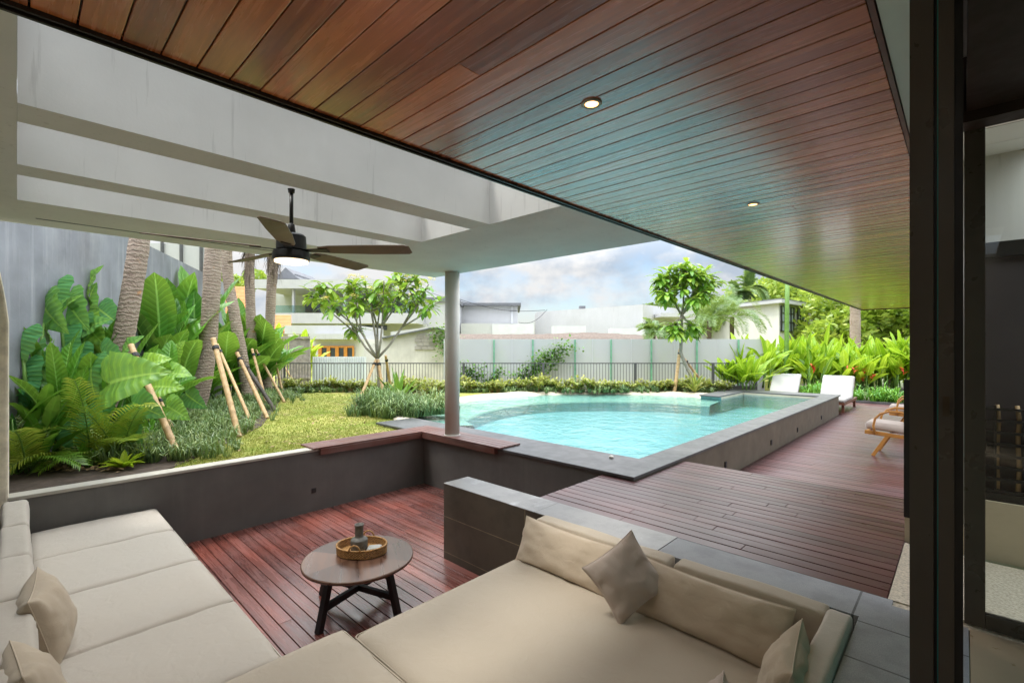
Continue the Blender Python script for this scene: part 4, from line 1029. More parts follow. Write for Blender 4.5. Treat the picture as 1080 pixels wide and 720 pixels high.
b = MB(); block(b, 293, 312, 289, 295, D+1, 4)
pk = [WV(290, 294, D+.8), WV(301, 282, D+.8), WV(315, 294, D+.8)]; b.add(pk+[x+HEAD*5 for x in pk], [(2,1,0),(3,4,5),(0,1,4,3),(1,2,5,4)]); b.build('gable', M['greyroof'], t)
b = MB(); block(b, 436, 480, 318, 356, D+1, 8); b.build('side_wing', M['bwhite'], t)
b = MB(); block(b, 434, 482, 313.5, 318, D+.8, 8.5); b.build('wing_roof', M['greyroof'], t)
# curved white volume and orange window house
t = thing('white_annexe', 'low white building with an orange framed window strip under its eave', 'house')
D = 24
b = MB(); block(b, 300, 376, 343, 352, D, 5); b.build('parapet', M['bwhite'], t)
b = MB(); block(b, 326, 377, 351.9, 357.5, D-.6, 5.5); b.build('eave', M['bwhite'], t)
b = MB(); block(b, 330, 384, 357.4, 420, D-.1, 4, -2.5); b.build('wall', M['bcream'], t)
for k in range(5):
    w0 = MB(); block(w0, 328.5+k*9, 336.5+k*9, 366, 376, D-.22, .08); fr_ = w0.build('window', M['darkglass'] if k else M['bgrey'], t)
    f = MB()
    for a_ in ((328, 330, 365, 377), (335.5, 337.2, 365, 377)): block(f, a_[0]+k*9, a_[1]+k*9, a_[2], a_[3], D-.3, .07)
    block(f, 328+k*9, 337+k*9, 364.6, 366.6, D-.29, .06); f.build('frame', M['orangewood'], fr_)
facing_wall('white_wall', 412, 480, 350, 23, .3, M['bwhite'], -2.5, 'sloping white parapet wall behind the concrete gable', 'wall', 341)
# orange tiled roofs
def tiled(u0, u1, v0, v1, d, run, label):
    a, c = WV(u0, v1, d), WV(u1, v1, d); rise = (v1-v0)/F*d*1.05
    a2, c2 = WV(u0, v0, d+run), WV(u1, v0, d+run)
    t = thing('tiled_house', label, 'house'); b = MB()
    b.add([a, c, c2, a2, a-UP*.12, c-UP*.12], [(0, 1, 2, 3), (4, 5, 1, 0)]); b.build('roof', M['rooftile'], t)
    b = MB(); p_, q_ = a+HEAD*.4+SIDE*.4, c+HEAD*.4-SIDE*.4; ps = [p_, q_, q_+HEAD*run, p_+HEAD*run]; b.prism([(x.x, x.y) for x in ps], -2.5, a.z-.02); b.build('wall', M['bcream'], t)
tiled(226, 264, 302, 346, 27, 3.2, 'house with large bright orange tiled roof behind the palm trunks')
tiled(283, 307, 332, 349, 29, 1.6, 'small orange tiled roof corner below the glass balcony')
# mid buildings
t = thing('flat_roof_house', 'white building with thin dark flat roof just beyond the column', 'house'); D = 42
b = MB(); block(b, 455, 546, 322, 357, D, 8, -2.5); b.build('wall', M['bwhite'], t)
b = MB(); block(b, 452, 549.5, 319.3, 322, D-.6, 9); b.build('roof', M['greyroof'], t)
b = MB(); block(b, 539, 541, 323, 341, D-.1, .1); b.build('downpipe', M['bgrey'], t)
b = MB(); block(b, 486, 520, 341, 357, D-3, 3, -2.5); b.build('annexe', M['bwhite'], t)
b = MB(); block(b, 519, 563, 341.5, 357, D-3.2, 3, -2.5); b.build('grey_annexe', M['bgrey'], t)
t = thing('white_block_house', 'broad windowless white block building under the clouds', 'house'); D = 38
a0, a1 = WV(566, 329, 44), WV(678, 321, 36); a2 = WV(733, 330, 42)
b = MB(); ps = [a0, a1, a2, a2+HEAD*6, a0+HEAD*4]
b.prism([(x.x, x.y) for x in ps], -2.5, CAMZ+3.18); b.build('wall', M['bwhite'], t)
b = MB(); block(b, 584, 618, 343.5, 357, 36, 2, -2.5); b.build('annexe', M['bgrey'], t)
b = MB(); block(b, 645, 681, 346, 357, 34.5, 1.2, -2.5); b.build('annexe', M['bgrey'], t)
b = MB(); block(b, 611.5, 617.5, 322.5, 325, 42, .6); b.build('roof_box', M['greyroof'], t)
b = MB(); block(b, 680, 686, 336, 347, 36.3, .3); b.build('window', M['darkglass'], t)
b = MB(); block(b, 697, 734, 330, 334, 35.5, 5); b.build('canopy_slab', M['bwhite'], t)
# thatched roof
t = thing('thatched_roof', 'low brown thatched roof running above the frosted sheet wall', 'roof'); D = 27; b = MB(); vs = []; n = 40
rg = random.Random(9)
for k in range(n+1):
    u = 466+k*6.2; hump = 1.6*math.exp(-((u-618)/28)**2)
    for v, dd in ((359.5, 0), (356.2-hump*.6+rg.uniform(-.25, .25), .8), (352.2-hump+rg.uniform(-.3, .3) + max(0, (u-655)*.045), 2.2)): vs.append(WV(u, v, D) + HEAD*dd if False else WV(u, v, D+dd))
b.add(vs, [(k*3+j, (k+1)*3+j, (k+1)*3+j+1, k*3+j+1) for k in range(n) for j in range(2)]); b.build('thatch', M['thatch'], t)
b = MB(); block(b, 470, 712, 359.4, 380, D+.6, 3, -2.5); b.build('wall', M['bgrey'], t)
# far right white house with dark barred windows
t = thing('white_villa', 'cream two storey villa with thin grey roof and black barred windows', 'house')
A_, B_, C_ = W(736, 47), W(821.5, 38), W(859, 43.5)
zt = CAMZ+(CV-320)/F*38
b = MB(); ps = [A_, B_, C_, C_+(A_-B_)]; b.prism([(x.x, x.y) for x in ps], -2.5, zt); b.build('wall', M['bcream'], t)
dl, df = (A_-B_).normalized(), (C_-B_).normalized()
b = MB(); ps = [A_-df*.5-dl*0, B_-df*.5-dl*.5, C_+df*1.6-dl*.5, C_+df*1.6+(A_-B_)]; b.prism([(x.x, x.y) for x in ps], zt+.005, zt+.26); b.build('roof', M['bwhite'], t)
b = MB(); b.prism([(x.x, x.y) for x in ps], zt+.262, zt+.36); b.build('roof_edge', M['greyroof'], t)
LF = (C_-B_).length
def on_front(s0, s1, v0, v1, off):
    m_ = MB(); a_ = B_+df*(LF*s0)-dl*off; c_ = B_+df*(LF*s1)-dl*off
    zz0, zz1 = CAMZ+(CV-v1)/F*41, CAMZ+(CV-v0)/F*41; m_.bar((a_.x, a_.y, (zz0+zz1)/2), (c_.x, c_.y, (zz0+zz1)/2), .08, zz1-zz0); return m_
for s0, s1 in ((.04, .36), (.47, .76)):
    wi = on_front(s0, s1, 326, 350, .04).build('window', plain('bluish pane', (.30, .36, .40), .15, .15, 1, 0), t)
    fm = MB()
    for k in range(5): 
        s_ = s0+(s1-s0)*k/4; m_ = on_front(s_-.008, s_+.008, 325.5, 350.5, .10); fm.add(m_.v, m_.f)
    for v in (325.5, 332, 341, 350): m_ = on_front(s0-.01, s1+.01, v-.35, v+.35, .10); fm.add(m_.v, m_.f)
    fm.build('frame', M['framedark'], wi)
on_front(.86, .98, 340, 354, .06).build('shutter', M['orangewood'], t)

for i, (a_, c_, lb) in enumerate((((480, 314, 40), (575, 327, 43), 'thin black cable strung from the flat roofed house to the white block'), ((547, 340, 41), (577, 326.5, 43), 'thin black cable sagging up to the corner of the white block'), ((455, 309, 45), (549, 321, 41.5), 'thin overhead cable crossing above the flat roofed house'))):
    A0, C0 = WV(*a_), WV(*c_); b = MB(); b.tube([A0.lerp(C0, k/10)-UP*(.5*math.sin(PI*k/10)) for k in range(11)], .022, 5); tag(b.build('overhead_cable', M['black']), lb, 'cable', 'overhead cables')
# ------------------------------------------------------------------ trees and plants
def crown_mb(c, rad, nleaf, size, seed, lump=.45, shell=.55):
    rg = random.Random(seed); mb = MB(); c = Vector(c)
    lobes = [(Vector((rg.gauss(0, .42), rg.gauss(0, .42), rg.gauss(0, .38))), rg.uniform(.38, .62)) for _ in range(14)]
    for i in range(nleaf):
        l, lr = rg.choice(lobes); d = Vector((rg.gauss(0, 1), rg.gauss(0, 1), rg.gauss(0, 1))).normalized()
        q = l + d*lr*(shell+(1-shell)*rg.random())
        p = c + Vector((q.x*rad[0], q.y*rad[1], q.z*rad[2]))
        a = Vector((rg.gauss(0, 1), rg.gauss(0, 1), rg.gauss(0, .6))).normalized(); bb = a.orthogonal().normalized(); bb = Matrix.Rotation(rg.uniform(0, 6), 3, a) @ bb
        s = size*rg.uniform(.6, 1.3)
        mb.add([p-a*s, p+bb*s*.42+Vector((0, 0, .1*s)), p+a*s, p-bb*s*.42], [(0, 1, 2, 3)], min(1, max(0, .58+rg.gauss(0, .22)+.25*noise.noise(p*.9/max(.3, size)*.3))))
    return mb
def tree(name, label, base, h, rad, nleaf, size, seed, m, bark=None, group=None, cat='tree'):
    t = thing(name, label, cat, base, 0, group); rg = random.Random(seed+50)
    zc = h-rad[2]*.85
    b = MB(); b.tube([(0, 0, -.3), (rg.uniform(-.1, .1)*rad[0], rg.uniform(-.1, .1)*rad[0], zc*.5), (0, 0, zc)], [h*.035, h*.025, h*.015], 7)
    for k in range(6):
        a = k*1.05+rg.random(); e = (math.cos(a)*rad[0]*.6, math.sin(a)*rad[1]*.6, zc+rad[2]*rg.uniform(-.1, .5)); b.tube([(0, 0, zc*.7), (e[0]*.5, e[1]*.5, (zc*.7+e[2])/2+.1), e], [h*.014, h*.009, h*.004], 5)
    b.build('trunk', bark or M['bark'], t, smooth=True)
    crown_mb((0, 0, zc), rad, nleaf, size, seed, ).build('crown', m, t)
    return t
# distant tree mass on the right and behind the houses: each tree its own object
far = [(806, 56, 10.0, 3.6, 'treeleaf'), (850, 54, 11.6, 4.4, 'treeleaf'), (888, 44, 9.6, 4.0, 'treeleaf'), (925, 41, 8.6, 3.6, 'treeleaf'), (960, 45, 9.2, 4.0, 'treeleaf'), (893, 37, 6.2, 2.6, 'treeleaf'), (940, 33, 5.6, 2.8, 'treeleaf'), (906, 33, 5.2, 2.4, 'treeleaf'), (990, 38, 8, 3.5, 'treeleaf'), (830, 52, 11.0, 4, 'treeleaf')]
fl = ['pale green bushy tree at the near shoulder of the villa roof', 'tall leafy tree right behind the villa roof corner', 'broad light green tree rising above the palm trunk under the ceiling end', 'rounded leafy tree filling the gap beyond the palm trunk', 'tall tree farthest along behind the door frame', 'low bushy tree beside the villa shutter', 'low dense tree behind the broad leaved plants nearest the door frame', 'low tree just behind the ringed palm trunk', 'tree mostly hidden by the dark door frame', 'tallest pale tree peeking over the villa roof']
for i, (u, d, h, r_, mk) in enumerate(far):
    p = W(u, d, -1.0); tree('broadleaf_tree', fl[i], p, h+.2, (r_, r_, r_*.95), 3400, .30, 100+i, M[mk], group='trees beyond the garden')
for i, (u, d, h, r_, lb) in enumerate(((668, 60, 7.6, 2.6, 'dark round tree over the left half of the white block roof line'), (700, 55, 8.1, 2.4, 'dark green tree behind the young frangipani crown'), (752, 46, 6.9, 2.6, 'dark tree between frangipani crown and villa'), (232, 36, 8.4, 2.2, 'feathery green tree above the orange roof'), (765, 50, 7.0, 2.2, 'dark tree touching the villa roof edge'))):
    p = W(u, d, -1.0); tree('dark_tree', lb, p, h, (r_, r_, r_*.7), 1800, .28, 130+i, M['darkleaf'] if i != 3 else M['treeleaf'], group='dark trees behind the houses')
# distant and near feather palms
def palm(name, label, pts, r0, r1, nf, fl_, seed, rise=(10, 70), droop=1.5, m=None, tm=None, skirt=0, group=None, rings=True, lw=.05, ll=.5, cat='palm tree'):
    rg = random.Random(seed); t = thing(name, label, cat, pts[0], 0, group); o_ = Vector(pts[0])
    P = spline3([Vector(p)-o_ for p in pts], 14); n = len(P); rad = []
    for i in range(n):
        f = i/(n-1); rr = r0+(r1-r0)*f
        if f < .12: rr *= 1+.35*(1-f/.12)**2
        rad.append(rr*(1+rg.uniform(-.025, .03)+.06*noise.noise(Vector((i*.6, seed*3.1, 0)))))
    b = MB(); b.tube(P, rad, 14); b.build('trunk', tm or M['palmtrunk'], t, smooth=True)
    b = MB(); top = P[-1]
    for k in range(nf):
        az = 2.4*k+rg.random()*.5; ri = R(rg.uniform(*rise)); frond(b, top+Vector((0, 0, -.1+.2*rg.random())), az, fl_*rg.uniform(.8, 1.1), ri, droop*rg.uniform(.8, 1.3), 24, ll, .35+.4*rg.random(), lw)
        pp = [top]; 
    b.build('crown', m or M['palmleaf'], t)
    if skirt:
        b = MB()
        for k in range(skirt):
            i = rg.randrange(int(n*.70), n); a = rg.random()*6.28; p0 = P[i]+Vector((math.cos(a), math.sin(a), 0))*rad[i]*.9; ln = rg.uniform(.25, .8); ou = Vector((math.cos(a), math.sin(a), 0))
            w_ = Vector((-math.sin(a), math.cos(a), 0))*rg.uniform(.008, .035)
            p1 = p0+ou*rg.uniform(.03, .12)+Vector((0, 0, -.4*ln)); p2 = p1+ou*rg.uniform(-.05, .12)+Vector((rg.uniform(-.05, .05), 0, -.6*ln))
            b.add([p0-w_, p0+w_, p1+w_*.8, p1-w_*.8, p2], [(0, 1, 2, 3), (3, 2, 4)])
        b.build('dead_fibre', M['deadfrond'], t)
    return t
def spline3(P, n):
    o = []
    for i in range(len(P)-1):
        p0, p1, p2, p3 = P[max(i-1, 0)], P[i], P[i+1], P[min(i+2, len(P)-1)]
        for k in range(n):
            t = k/n; o.append(.5*((2*p1)+(p2-p0)*t+(2*p0-5*p1+4*p2-p3)*t*t+(3*p1-p0-3*p2+p3)*t**3))
    o.append(P[-1]); return o
def up_pts(path, d, ztop=None): return [WV(u, v, d) for u, v in path]
palm('palm', 'thick ringed palm trunk nearest, leaning in front of the grey wall', [WV(110, 462, 7.5)]+up_pts([(122, 400), (135, 330), (147, 255), (158, 150)], 7.5)+[WV(166, 40, 7.5)], .155, .128, 14, 2.6, 1, group='palms in the planting strip')
palm('palm', 'stout ringed palm trunk with an orange patch, second from the grey wall', up_pts([(203, 442), (214, 400), (221, 340), (225, 265), (229, 160), (231, 100)], 10.2), .185, .15, 14, 2.6, 2, group='palms in the planting strip')
palm('palm', 'slim ragged palm trunk right behind the stout orange patched one', up_pts([(262, 425), (256, 380), (247, 330), (240, 285), (238, 200), (238, 150)], 12.6), .14, .125, 14, 2.4, 3, skirt=60, group='palms in the planting strip')
palm('palm', 'slim fibrous palm trunk in the middle of the row of three thin palms', up_pts([(267, 420), (266, 370), (264, 320), (263, 275), (264, 190)], 13.6), .13, .125, 14, 2.4, 4, skirt=90, group='palms in the planting strip')
palm('palm', 'palm trunk with hanging dead fibres farthest from the grey wall', up_pts([(281, 416), (284, 360), (286, 310), (288, 272), (290, 190)], 14.4), .13, .145, 14, 2.4, 5, skirt=150, group='palms in the planting strip')
palm('palm', 'ringed palm trunk under the far end of the timber ceiling', up_pts([(902, 415), (902, 370), (902, 330), (902, 285), (902, 230)], 24), .24, .22, 12, 3.0, 6, group=None)
for i, (u, v, d, lb, s_) in enumerate(((778, 313, 44, 'small tall palm above the villa roof, lower of the pair', 1.7), (790.5, 304, 46, 'tall palm above the villa roof, higher of the pair', 2.0))):
    palm('feather_palm', lb, up_pts([(u, 360), (u, (v+360)/2), (u, v)], d), .2, .16, 14, s_, 20+i, (0, 80), 1.9, group='palms behind the villa', lw=.16, ll=.8, tm=M['bark'])
for i, (u, v, d, lb, s_) in enumerate(((748, 338, 22, 'bushy date palm above the sheet wall behind the young frangipani', 1.7), (772, 334, 23, 'date palm with arching grey green fronds in front of the villa side', 1.9), (689, 352, 21, 'small palm showing just above the sheet wall', .8))):
    palm('date_palm', lb, up_pts([(u, 400), (u, 370), (u, v)], d), .12, .10, 22, s_, 30+i, (5, 80), 1.9, group='date palms behind the sheet wall', lw=.05, ll=.45, tm=M['bark'])
b = MB(); b.tube(up_pts([(829, 420), (829.5, 370), (830, 330), (830.5, 280)], 21), [.10, .095, .09, .085], 9)
tag(b.build('bamboo_palm_stem', M['stalk'], smooth=True), 'smooth green palm stem standing before the villa windows', 'palm stem')

# frangipani trees
def frangipani(label, base, fork, tips, seed, r0, flowers=0, llen=.30, lw=.085, nl=15, group='frangipani trees', trunk=None):
    rg = random.Random(seed); t = thing('frangipani_tree', label, 'tree', base, 0, group); o_ = Vector(base)
    b = MB(); fk = Vector(fork)-o_
    b.tube(trunk and [Vector(p)-o_ for p in trunk] or [(0, 0, -.05), fk*.5+Vector((.02, 0, 0)), fk], [r0*1.15, r0, r0*.9][:3] if not trunk else [r0*(1.15-.3*i/len(trunk)) for i in range(len(trunk))], 9)
    lf = MB(); fw = MB()
    ends = []
    for mid, sub in tips:
        m_ = Vector(mid)-o_; k = (fk+m_)/2 + Vector((rg.uniform(-.05, .05), rg.uniform(-.05, .05), -.06))
        b.tube([fk, k, m_], [r0*.72, r0*.6, r0*.5], 7)
        for e in sub:
            e_ = Vector(e)-o_; kk = (m_+e_)/2+Vector((rg.uniform(-.06, .06), rg.uniform(-.06, .06), -.03)); b.tube([m_, kk, e_], [r0*.45, r0*.36, r0*.30], 6); ends.append((e_, (e_-m_).normalized()))
            for _q in range(2):
                e2 = kk + ((e_-kk).length*.8)*((e_-kk).normalized()+Vector((rg.uniform(-.7, .7), rg.uniform(-.7, .7), rg.uniform(-.1, .4)))).normalized(); b.tube([kk, e2], [r0*.32, r0*.26], 6); ends.append((e2, (e2-kk).normalized()))
    for e, d in ends:
        for k in range(nl):
            a = k*2.4+rg.random(); el = R(rg.uniform(-45, 40)); dd = Vector((math.cos(a)*math.cos(el), math.sin(a)*math.cos(el), math.sin(el)))+d*.2
            leaf(lf, e+d*rg.uniform(-.28, .03), dd, llen*rg.uniform(.7, 1.15), lw*rg.uniform(.8, 1.2), 1.3, .12, prof_obl, 5, rg.gauss(.5, .22))
        if rg.random() < flowers:
            for k in range(14):
                p = e+d*.10+Vector((rg.gauss(0, .06), rg.gauss(0, .06), rg.gauss(.06, .03)))
                for q in range(5):
                    a = q*1.257; v1 = Vector((math.cos(a), math.sin(a), .5))*.035; fw.add([p, p+v1+Vector((-v1.y, v1.x, 0))*.35, p+v1*1.3, p+v1-Vector((-v1.y, v1.x, 0))*.35], [(0, 1, 2, 3)])
    b.build('trunk', M['plumeria'], t, smooth=True); lf.build('crown', M['plumleaf'], t)
    if fw.v: fw.build('blossom', M['yellowflower'], t)
    return t
def dp(u, v, d): return WV(u, v, d)
frangipani('spreading frangipani tree with yellow blossoms on the lawn, propped by three poles', W(401, 12.2, 0), dp(398, 378, 12.2),
   [(dp(381, 350, 12.0), [dp(362, 318, 11.6), dp(345, 315, 11.5), dp(374, 305, 12.4)]), (dp(398, 345, 12.5), [dp(392, 310, 12.6), dp(385, 300, 11.9), dp(408, 308, 12.9)]),
    (dp(403, 344, 12.0), [dp(418, 312, 11.9), dp(405, 296, 11.6), dp(432, 298, 12.2)]), (dp(424, 345, 12.6), [dp(445, 310, 12.9), dp(452, 300, 12.3), dp(434, 315, 13.1), dp(462, 318, 12.6)]), (dp(376, 352, 13.0), [dp(371, 345, 13.2), dp(378, 318, 13.4), dp(352, 303, 12.8), dp(326, 306, 12.3)]),
    (dp(392, 330, 12.2), [dp(366, 296, 12.0), dp(335, 298, 12.1), dp(420, 285, 12.4), dp(442, 288, 12.6)])], 5, .05, .5, .42, .12, 10)
frangipani('young frangipani tree with a dense round crown by the far pool edge', W(733, 15.3, 0), dp(719, 332, 15.3),
   [(dp(708, 310, 15.2), [dp(697, 291, 15.0), dp(705, 284, 15.3), dp(693, 302, 15.5), dp(704, 316, 15.1), dp(698, 310, 14.7)]), (dp(721, 308, 15.5), [dp(717, 280, 15.6), dp(724, 278, 15.2), dp(711, 292, 15.8), dp(718, 305, 15.0)]), (dp(731, 310, 15.2), [dp(737, 286, 15.1), dp(746, 292, 15.4), dp(729, 285, 14.9), dp(745, 308, 15.0), dp(730, 318, 14.9)]), (dp(736, 312, 15.6), [dp(753, 297, 15.7), dp(741, 283, 15.8), dp(728, 290, 16), dp(746, 314, 15.8)]),
    (dp(714, 338, 15.1), [dp(707, 345, 15.0), dp(712, 352, 14.8)]), (dp(727, 340, 15.4), [dp(735, 348, 15.3), dp(728, 352, 15.7)])], 8, .058, 0, .47, .135, 14, trunk=[W(733, 15.3, -.05), dp(730, 398, 15.3), dp(724, 386, 15.3), dp(718, 372, 15.3), dp(719, 332, 15.3)])

# bamboo props
def pole(label, a, c, r=.04, m=None, grp='bamboo props for the palms', strap_=True, cat='bamboo pole'):
    a, c = Vector(a), Vector(c); t = thing('bamboo_pole', label, cat, a, 0, grp); n = 12; P = []; rad = []
    for i in range(n+1):
        f = i/n
        for e in ((-.012, .0), (0, .10), (.012, 0)):
            ff = f+e[0]
            if -1e-6 <= ff <= 1+1e-6: P.append((c-a)*ff + Vector((math.sin(ff*5)*.008, 0, 0))); rad.append(r*(1-.12*f)*(1+e[1]))
    b = MB(); b.tube(P, rad, 9); b.build('cane', m or M['bamboo'], t, smooth=True)
    if strap_:
        k = (c-a)*.9; b = MB(); dd = (c-a).normalized(); b.tube([k-dd*.03, k+dd*.03], r*1.15, 10); b.build('strap', M['strap'], t)
    return t
def gpole(label, u0, v0, u1, v1, dd=0.0, **k):
    d = CAMZ*F/(v0-CV); a = W(u0, d, .0); c = WV(u1, v1, d+dd); pole(label, a, c, **k)
gpole('thick pale bamboo prop rising behind the big leaves closest to the lounge', 189, 483, 138, 364, .6, r=.045)
gpole('thin bamboo prop half hidden by leaves next to the thick pale one', 187, 464, 168, 418, .4, r=.024)
gpole('pale bamboo prop longest in the row, standing on the lawn edge by the stout palm', 252, 461, 225, 357, .6, r=.048)
gpole('brown bamboo prop just behind the longest pale one', 265, 446, 229, 363, .8, r=.034)
gpole('reddish bamboo prop before the slim ragged palm', 282, 441, 250, 372, .6, r=.044)
gpole('dark weathered prop crossing behind the reddish one', 290, 433, 258, 383, .8, r=.045, m=M['darkpole'])
gpole('upright yellowish bamboo prop in the middle of the three thin palms', 282, 430, 266, 368, .5, r=.035)
gpole('slanting yellow bamboo prop touching the dark tipped one', 300, 424, 270, 369, .5, r=.036)
gpole('steep bamboo prop below the palm with hanging dead fibres', 299, 418, 286, 362, .4, r=.036)
gpole('long slanting bamboo prop farthest right at the metal fence', 315, 411, 286.5, 365, .4, r=.036)
pole('brown cross prop leaning from the stout palm toward the grey wall', WV(176, 412, 9.6), WV(212, 366, 10.0), .045, M['drystalk'])
gpole('brown pole on the lawn side propping the spreading frangipani', 374, 433, 397, 379, 1.2, r=.04, grp='props of the frangipani trees')
gpole('pale bamboo pole in the grass clump propping the spreading frangipani', 405.5, 428, 399, 379, .3, r=.042, grp='props of the frangipani trees')
gpole('far brown pole propping the spreading frangipani', 413, 418, 407, 375, -.9, r=.04, grp='props of the frangipani trees')
gpole('upright pale bamboo pole tied to the young frangipani', 711, 414, 717.5, 368, .1, r=.055, grp='props of the frangipani trees')
gpole('orange brown pole slanting to the young frangipani trunk', 746, 411, 722, 378, .1, r=.045, grp='props of the frangipani trees')

# broad leaved plants
def banana(label, base, nst, h, ll, lw, seed, m='banana', spread=.35, group='broad leaved plants', name='banana_plant', cat='plant', tone0=.5, up=(60, 86), droop=.7, dry=.0, flower=0, az0=None):
    rg = random.Random(seed); t = thing(name, label, cat, base, 0, group); st = MB(); lf = MB(); blooms = []
    for s in range(nst):
        a = rg.random()*6.28; r_ = spread*math.sqrt(rg.random()); p = Vector((r_*math.cos(a), r_*math.sin(a), -.03)); hh = h*rg.uniform(.55, 1.0); lean = Vector((math.cos(a), math.sin(a), 0))*hh*.12
        st.tube([p, p+lean*.5+Vector((0, 0, hh*.5)), p+lean+Vector((0, 0, hh))], [.035*lw/.3, .028*lw/.3, .014*lw/.3], 6)
        k_ = rg.randint(5, 7)
        for k in range(k_):
            az = k*2.4+rg.random(); el = R(rg.uniform(*up)); dd = Vector((math.cos(az)*math.cos(el), math.sin(az)*math.cos(el), math.sin(el)))
            q = p+lean*min(1, .3+.12*k)+Vector((0, 0, hh*(.30+.70*k/(k_-1)))); l_ = ll*rg.uniform(.75, 1.1)
            q2 = q+dd*l_*.22; st.tube([q, q2], [.012*lw/.3, .009*lw/.3], 5)
            leaf(lf, q2, dd, l_, lw*rg.uniform(.8, 1.15), droop*rg.uniform(.5, 1.6), .28, prof_banana, 8, tone0+rg.gauss(0, .2), rg.uniform(-.5, .5), .10)
        if rg.random() < flower:
            q = p+lean+Vector((0, 0, hh*rg.uniform(.75, 1.0))); fl_ = MB(); blooms.append(fl_); fl_.tube([q-HEAD*.25, q-HEAD*.25+UP*.30], [.012, .006], 5)
            for j in range(5): 
                dd = Vector((rg.uniform(-1, 1), rg.uniform(-1, 1), .5)); leaf(fl_, q+Vector((0, 0, j*.06))-HEAD*.25, dd, .26, .09, .3, .4, prof_lance, 3)
    st.build('stem', M['stalk'], t, smooth=True); lf.build('foliage', M[m], t)
    for f_ in blooms: f_.build('flower', M['flower'], t)
    return t
BG = 'banana plants along the grey wall'
banana('tall banana plant with upright paddle leaves between the two stout palms', WB(186, 10.8), 7, 1.55, 1.75, .58, 41, spread=.5, group=BG, up=(66, 88), droop=.5, tone0=.5)
banana('banana plant with dark leaves behind the nearest palm trunk', WB(160, 10.0), 6, 1.35, 1.6, .55, 42, spread=.4, group=BG, up=(55, 85), tone0=.32)
banana('banana plant close to the grey wall with a single high narrow leaf', WB(112, 8.8), 4, 1.0, 1.1, .38, 43, spread=.3, group=BG, up=(62, 88), droop=.5, tone0=.42)
banana('banana plant with drooping leaves behind the slim ragged palm', WB(236, 13.2), 6, 1.3, 1.5, .55, 44, spread=.5, group=BG, up=(40, 80), tone0=.5)
banana('banana plant with a long arching leaf between the two fibrous palms', WB(268, 14.6), 7, 1.3, 1.6, .55, 45, spread=.5, group=BG, up=(35, 80), tone0=.45)
banana('low banana sucker below the stout palms', WB(196, 11.6), 8, .6, 1.0, .38, 46, spread=.6, group=BG, up=(30, 75), tone0=.55)
banana('bright young banana behind the weathered picket screen', WB(308, 18.6), 7, .9, 1.2, .4, 47, spread=.6, group=BG, up=(50, 85), tone0=.95, m='heliconia')
# elephant ears
def elephant_ear(label, base, leaves, seed, tone0=.5):
    rg = random.Random(seed); t = thing('elephant_ear', label, 'plant', base, 0, 'elephant ear plants'); o_ = Vector(base); st = MB(); lf = MB()
    for (tip, d, n_, size, tn) in leaves:
        q = Vector(tip)-o_; r0 = Vector((rg.uniform(-.05, .05), rg.uniform(-.05, .05), 0)); mid = r0.lerp(q, .55)+Vector((0, 0, .15))
        st.tube([r0, mid, q], [.035, .022, .010], 7); heart(lf, q, d, n_, size, tn, .25)
    st.tube([(0, 0, -.04), (0, 0, .10)], [.13, .07], 9); st.build('stem', M['stalk'], t, smooth=True); lf.build('foliage', M['alocasia'], t, smooth=True)
TOC = (-HEAD*.85+UP*.5)      # blades look towards the lounge
def ear(u, v, d, ang, size, tn, tilt=.0):
    size *= .92; rr_ = random.Random(int(u*7+v)); tilt += rr_.uniform(-.45, .45)
    dr = (SIDE*math.cos(ang)+UP*math.sin(ang))+(-HEAD)*.25; d = min(d, dlim(u)-.22); return (WV(u, v, d), dr, TOC+SIDE*tilt+UP*rr_.uniform(-.25, .5), size, tn+rr_.uniform(-.12, .12))
elephant_ear('elephant ear plant with blue green leaves closest to the limestone pillar', WB(38, 6.9), [ear(40, 377, 6.6, -1.75, .62, .45), ear(60, 372, 6.8, -.95, .62, .38, .3), ear(52, 345, 7.3, 1.2, .5, .75, -.4), ear(28, 405, 6.5, -2.4, .55, .5), ear(46, 322, 7.5, -.9, .52, .8, -.5), ear(24, 388, 6.9, -1.2, .5, .3)], 3)
elephant_ear('elephant ear plant with a broad round blue green leaf in the bed middle', WB(72, 6.9), [ear(97, 385, 6.6, -1.5, .62, .36), ear(84, 352, 7.2, .6, .55, .8), ear(70, 330, 7.6, 1.9, .5, .75), ear(64, 392, 6.4, -1.2, .5, .45), ear(88, 338, 7.4, -.8, .55, .85, .4), ear(76, 372, 6.9, -1.5, .6, .4), ear(108, 372, 7.0, -.4, .5, .35)], 4)
elephant_ear('elephant ear plant with a huge yellow green leaf above the bamboo prop', WB(112, 7.2), [ear(116, 404, 6.3, .30, .86, .95, -.2), ear(160, 408, 6.9, .1, .5, .9), ear(140, 425, 6.4, -.3, .5, .6), ear(128, 375, 7.4, .9, .5, .6), ear(108, 430, 6.5, -1.6, .5, .4), ear(150, 388, 7.2, .5, .5, .9), ear(176, 428, 7.0, -.4, .42, .8), ear(132, 448, 6.3, -.9, .42, .35)], 5)
elephant_ear('elephant ear plant with tall stalks against the wall beside the pillar', WB(30, 7.2), [ear(48, 318, 7.2, -1.0, .55, .7, -.5), ear(22, 352, 7.0, -1.6, .5, .35), ear(62, 336, 7.3, 1.0, .5, .85), ear(36, 372, 6.9, -1.3, .55, .5), ear(20, 408, 6.7, -1.8, .48, .3), ear(58, 402, 6.5, -.8, .5, .45)], 8)
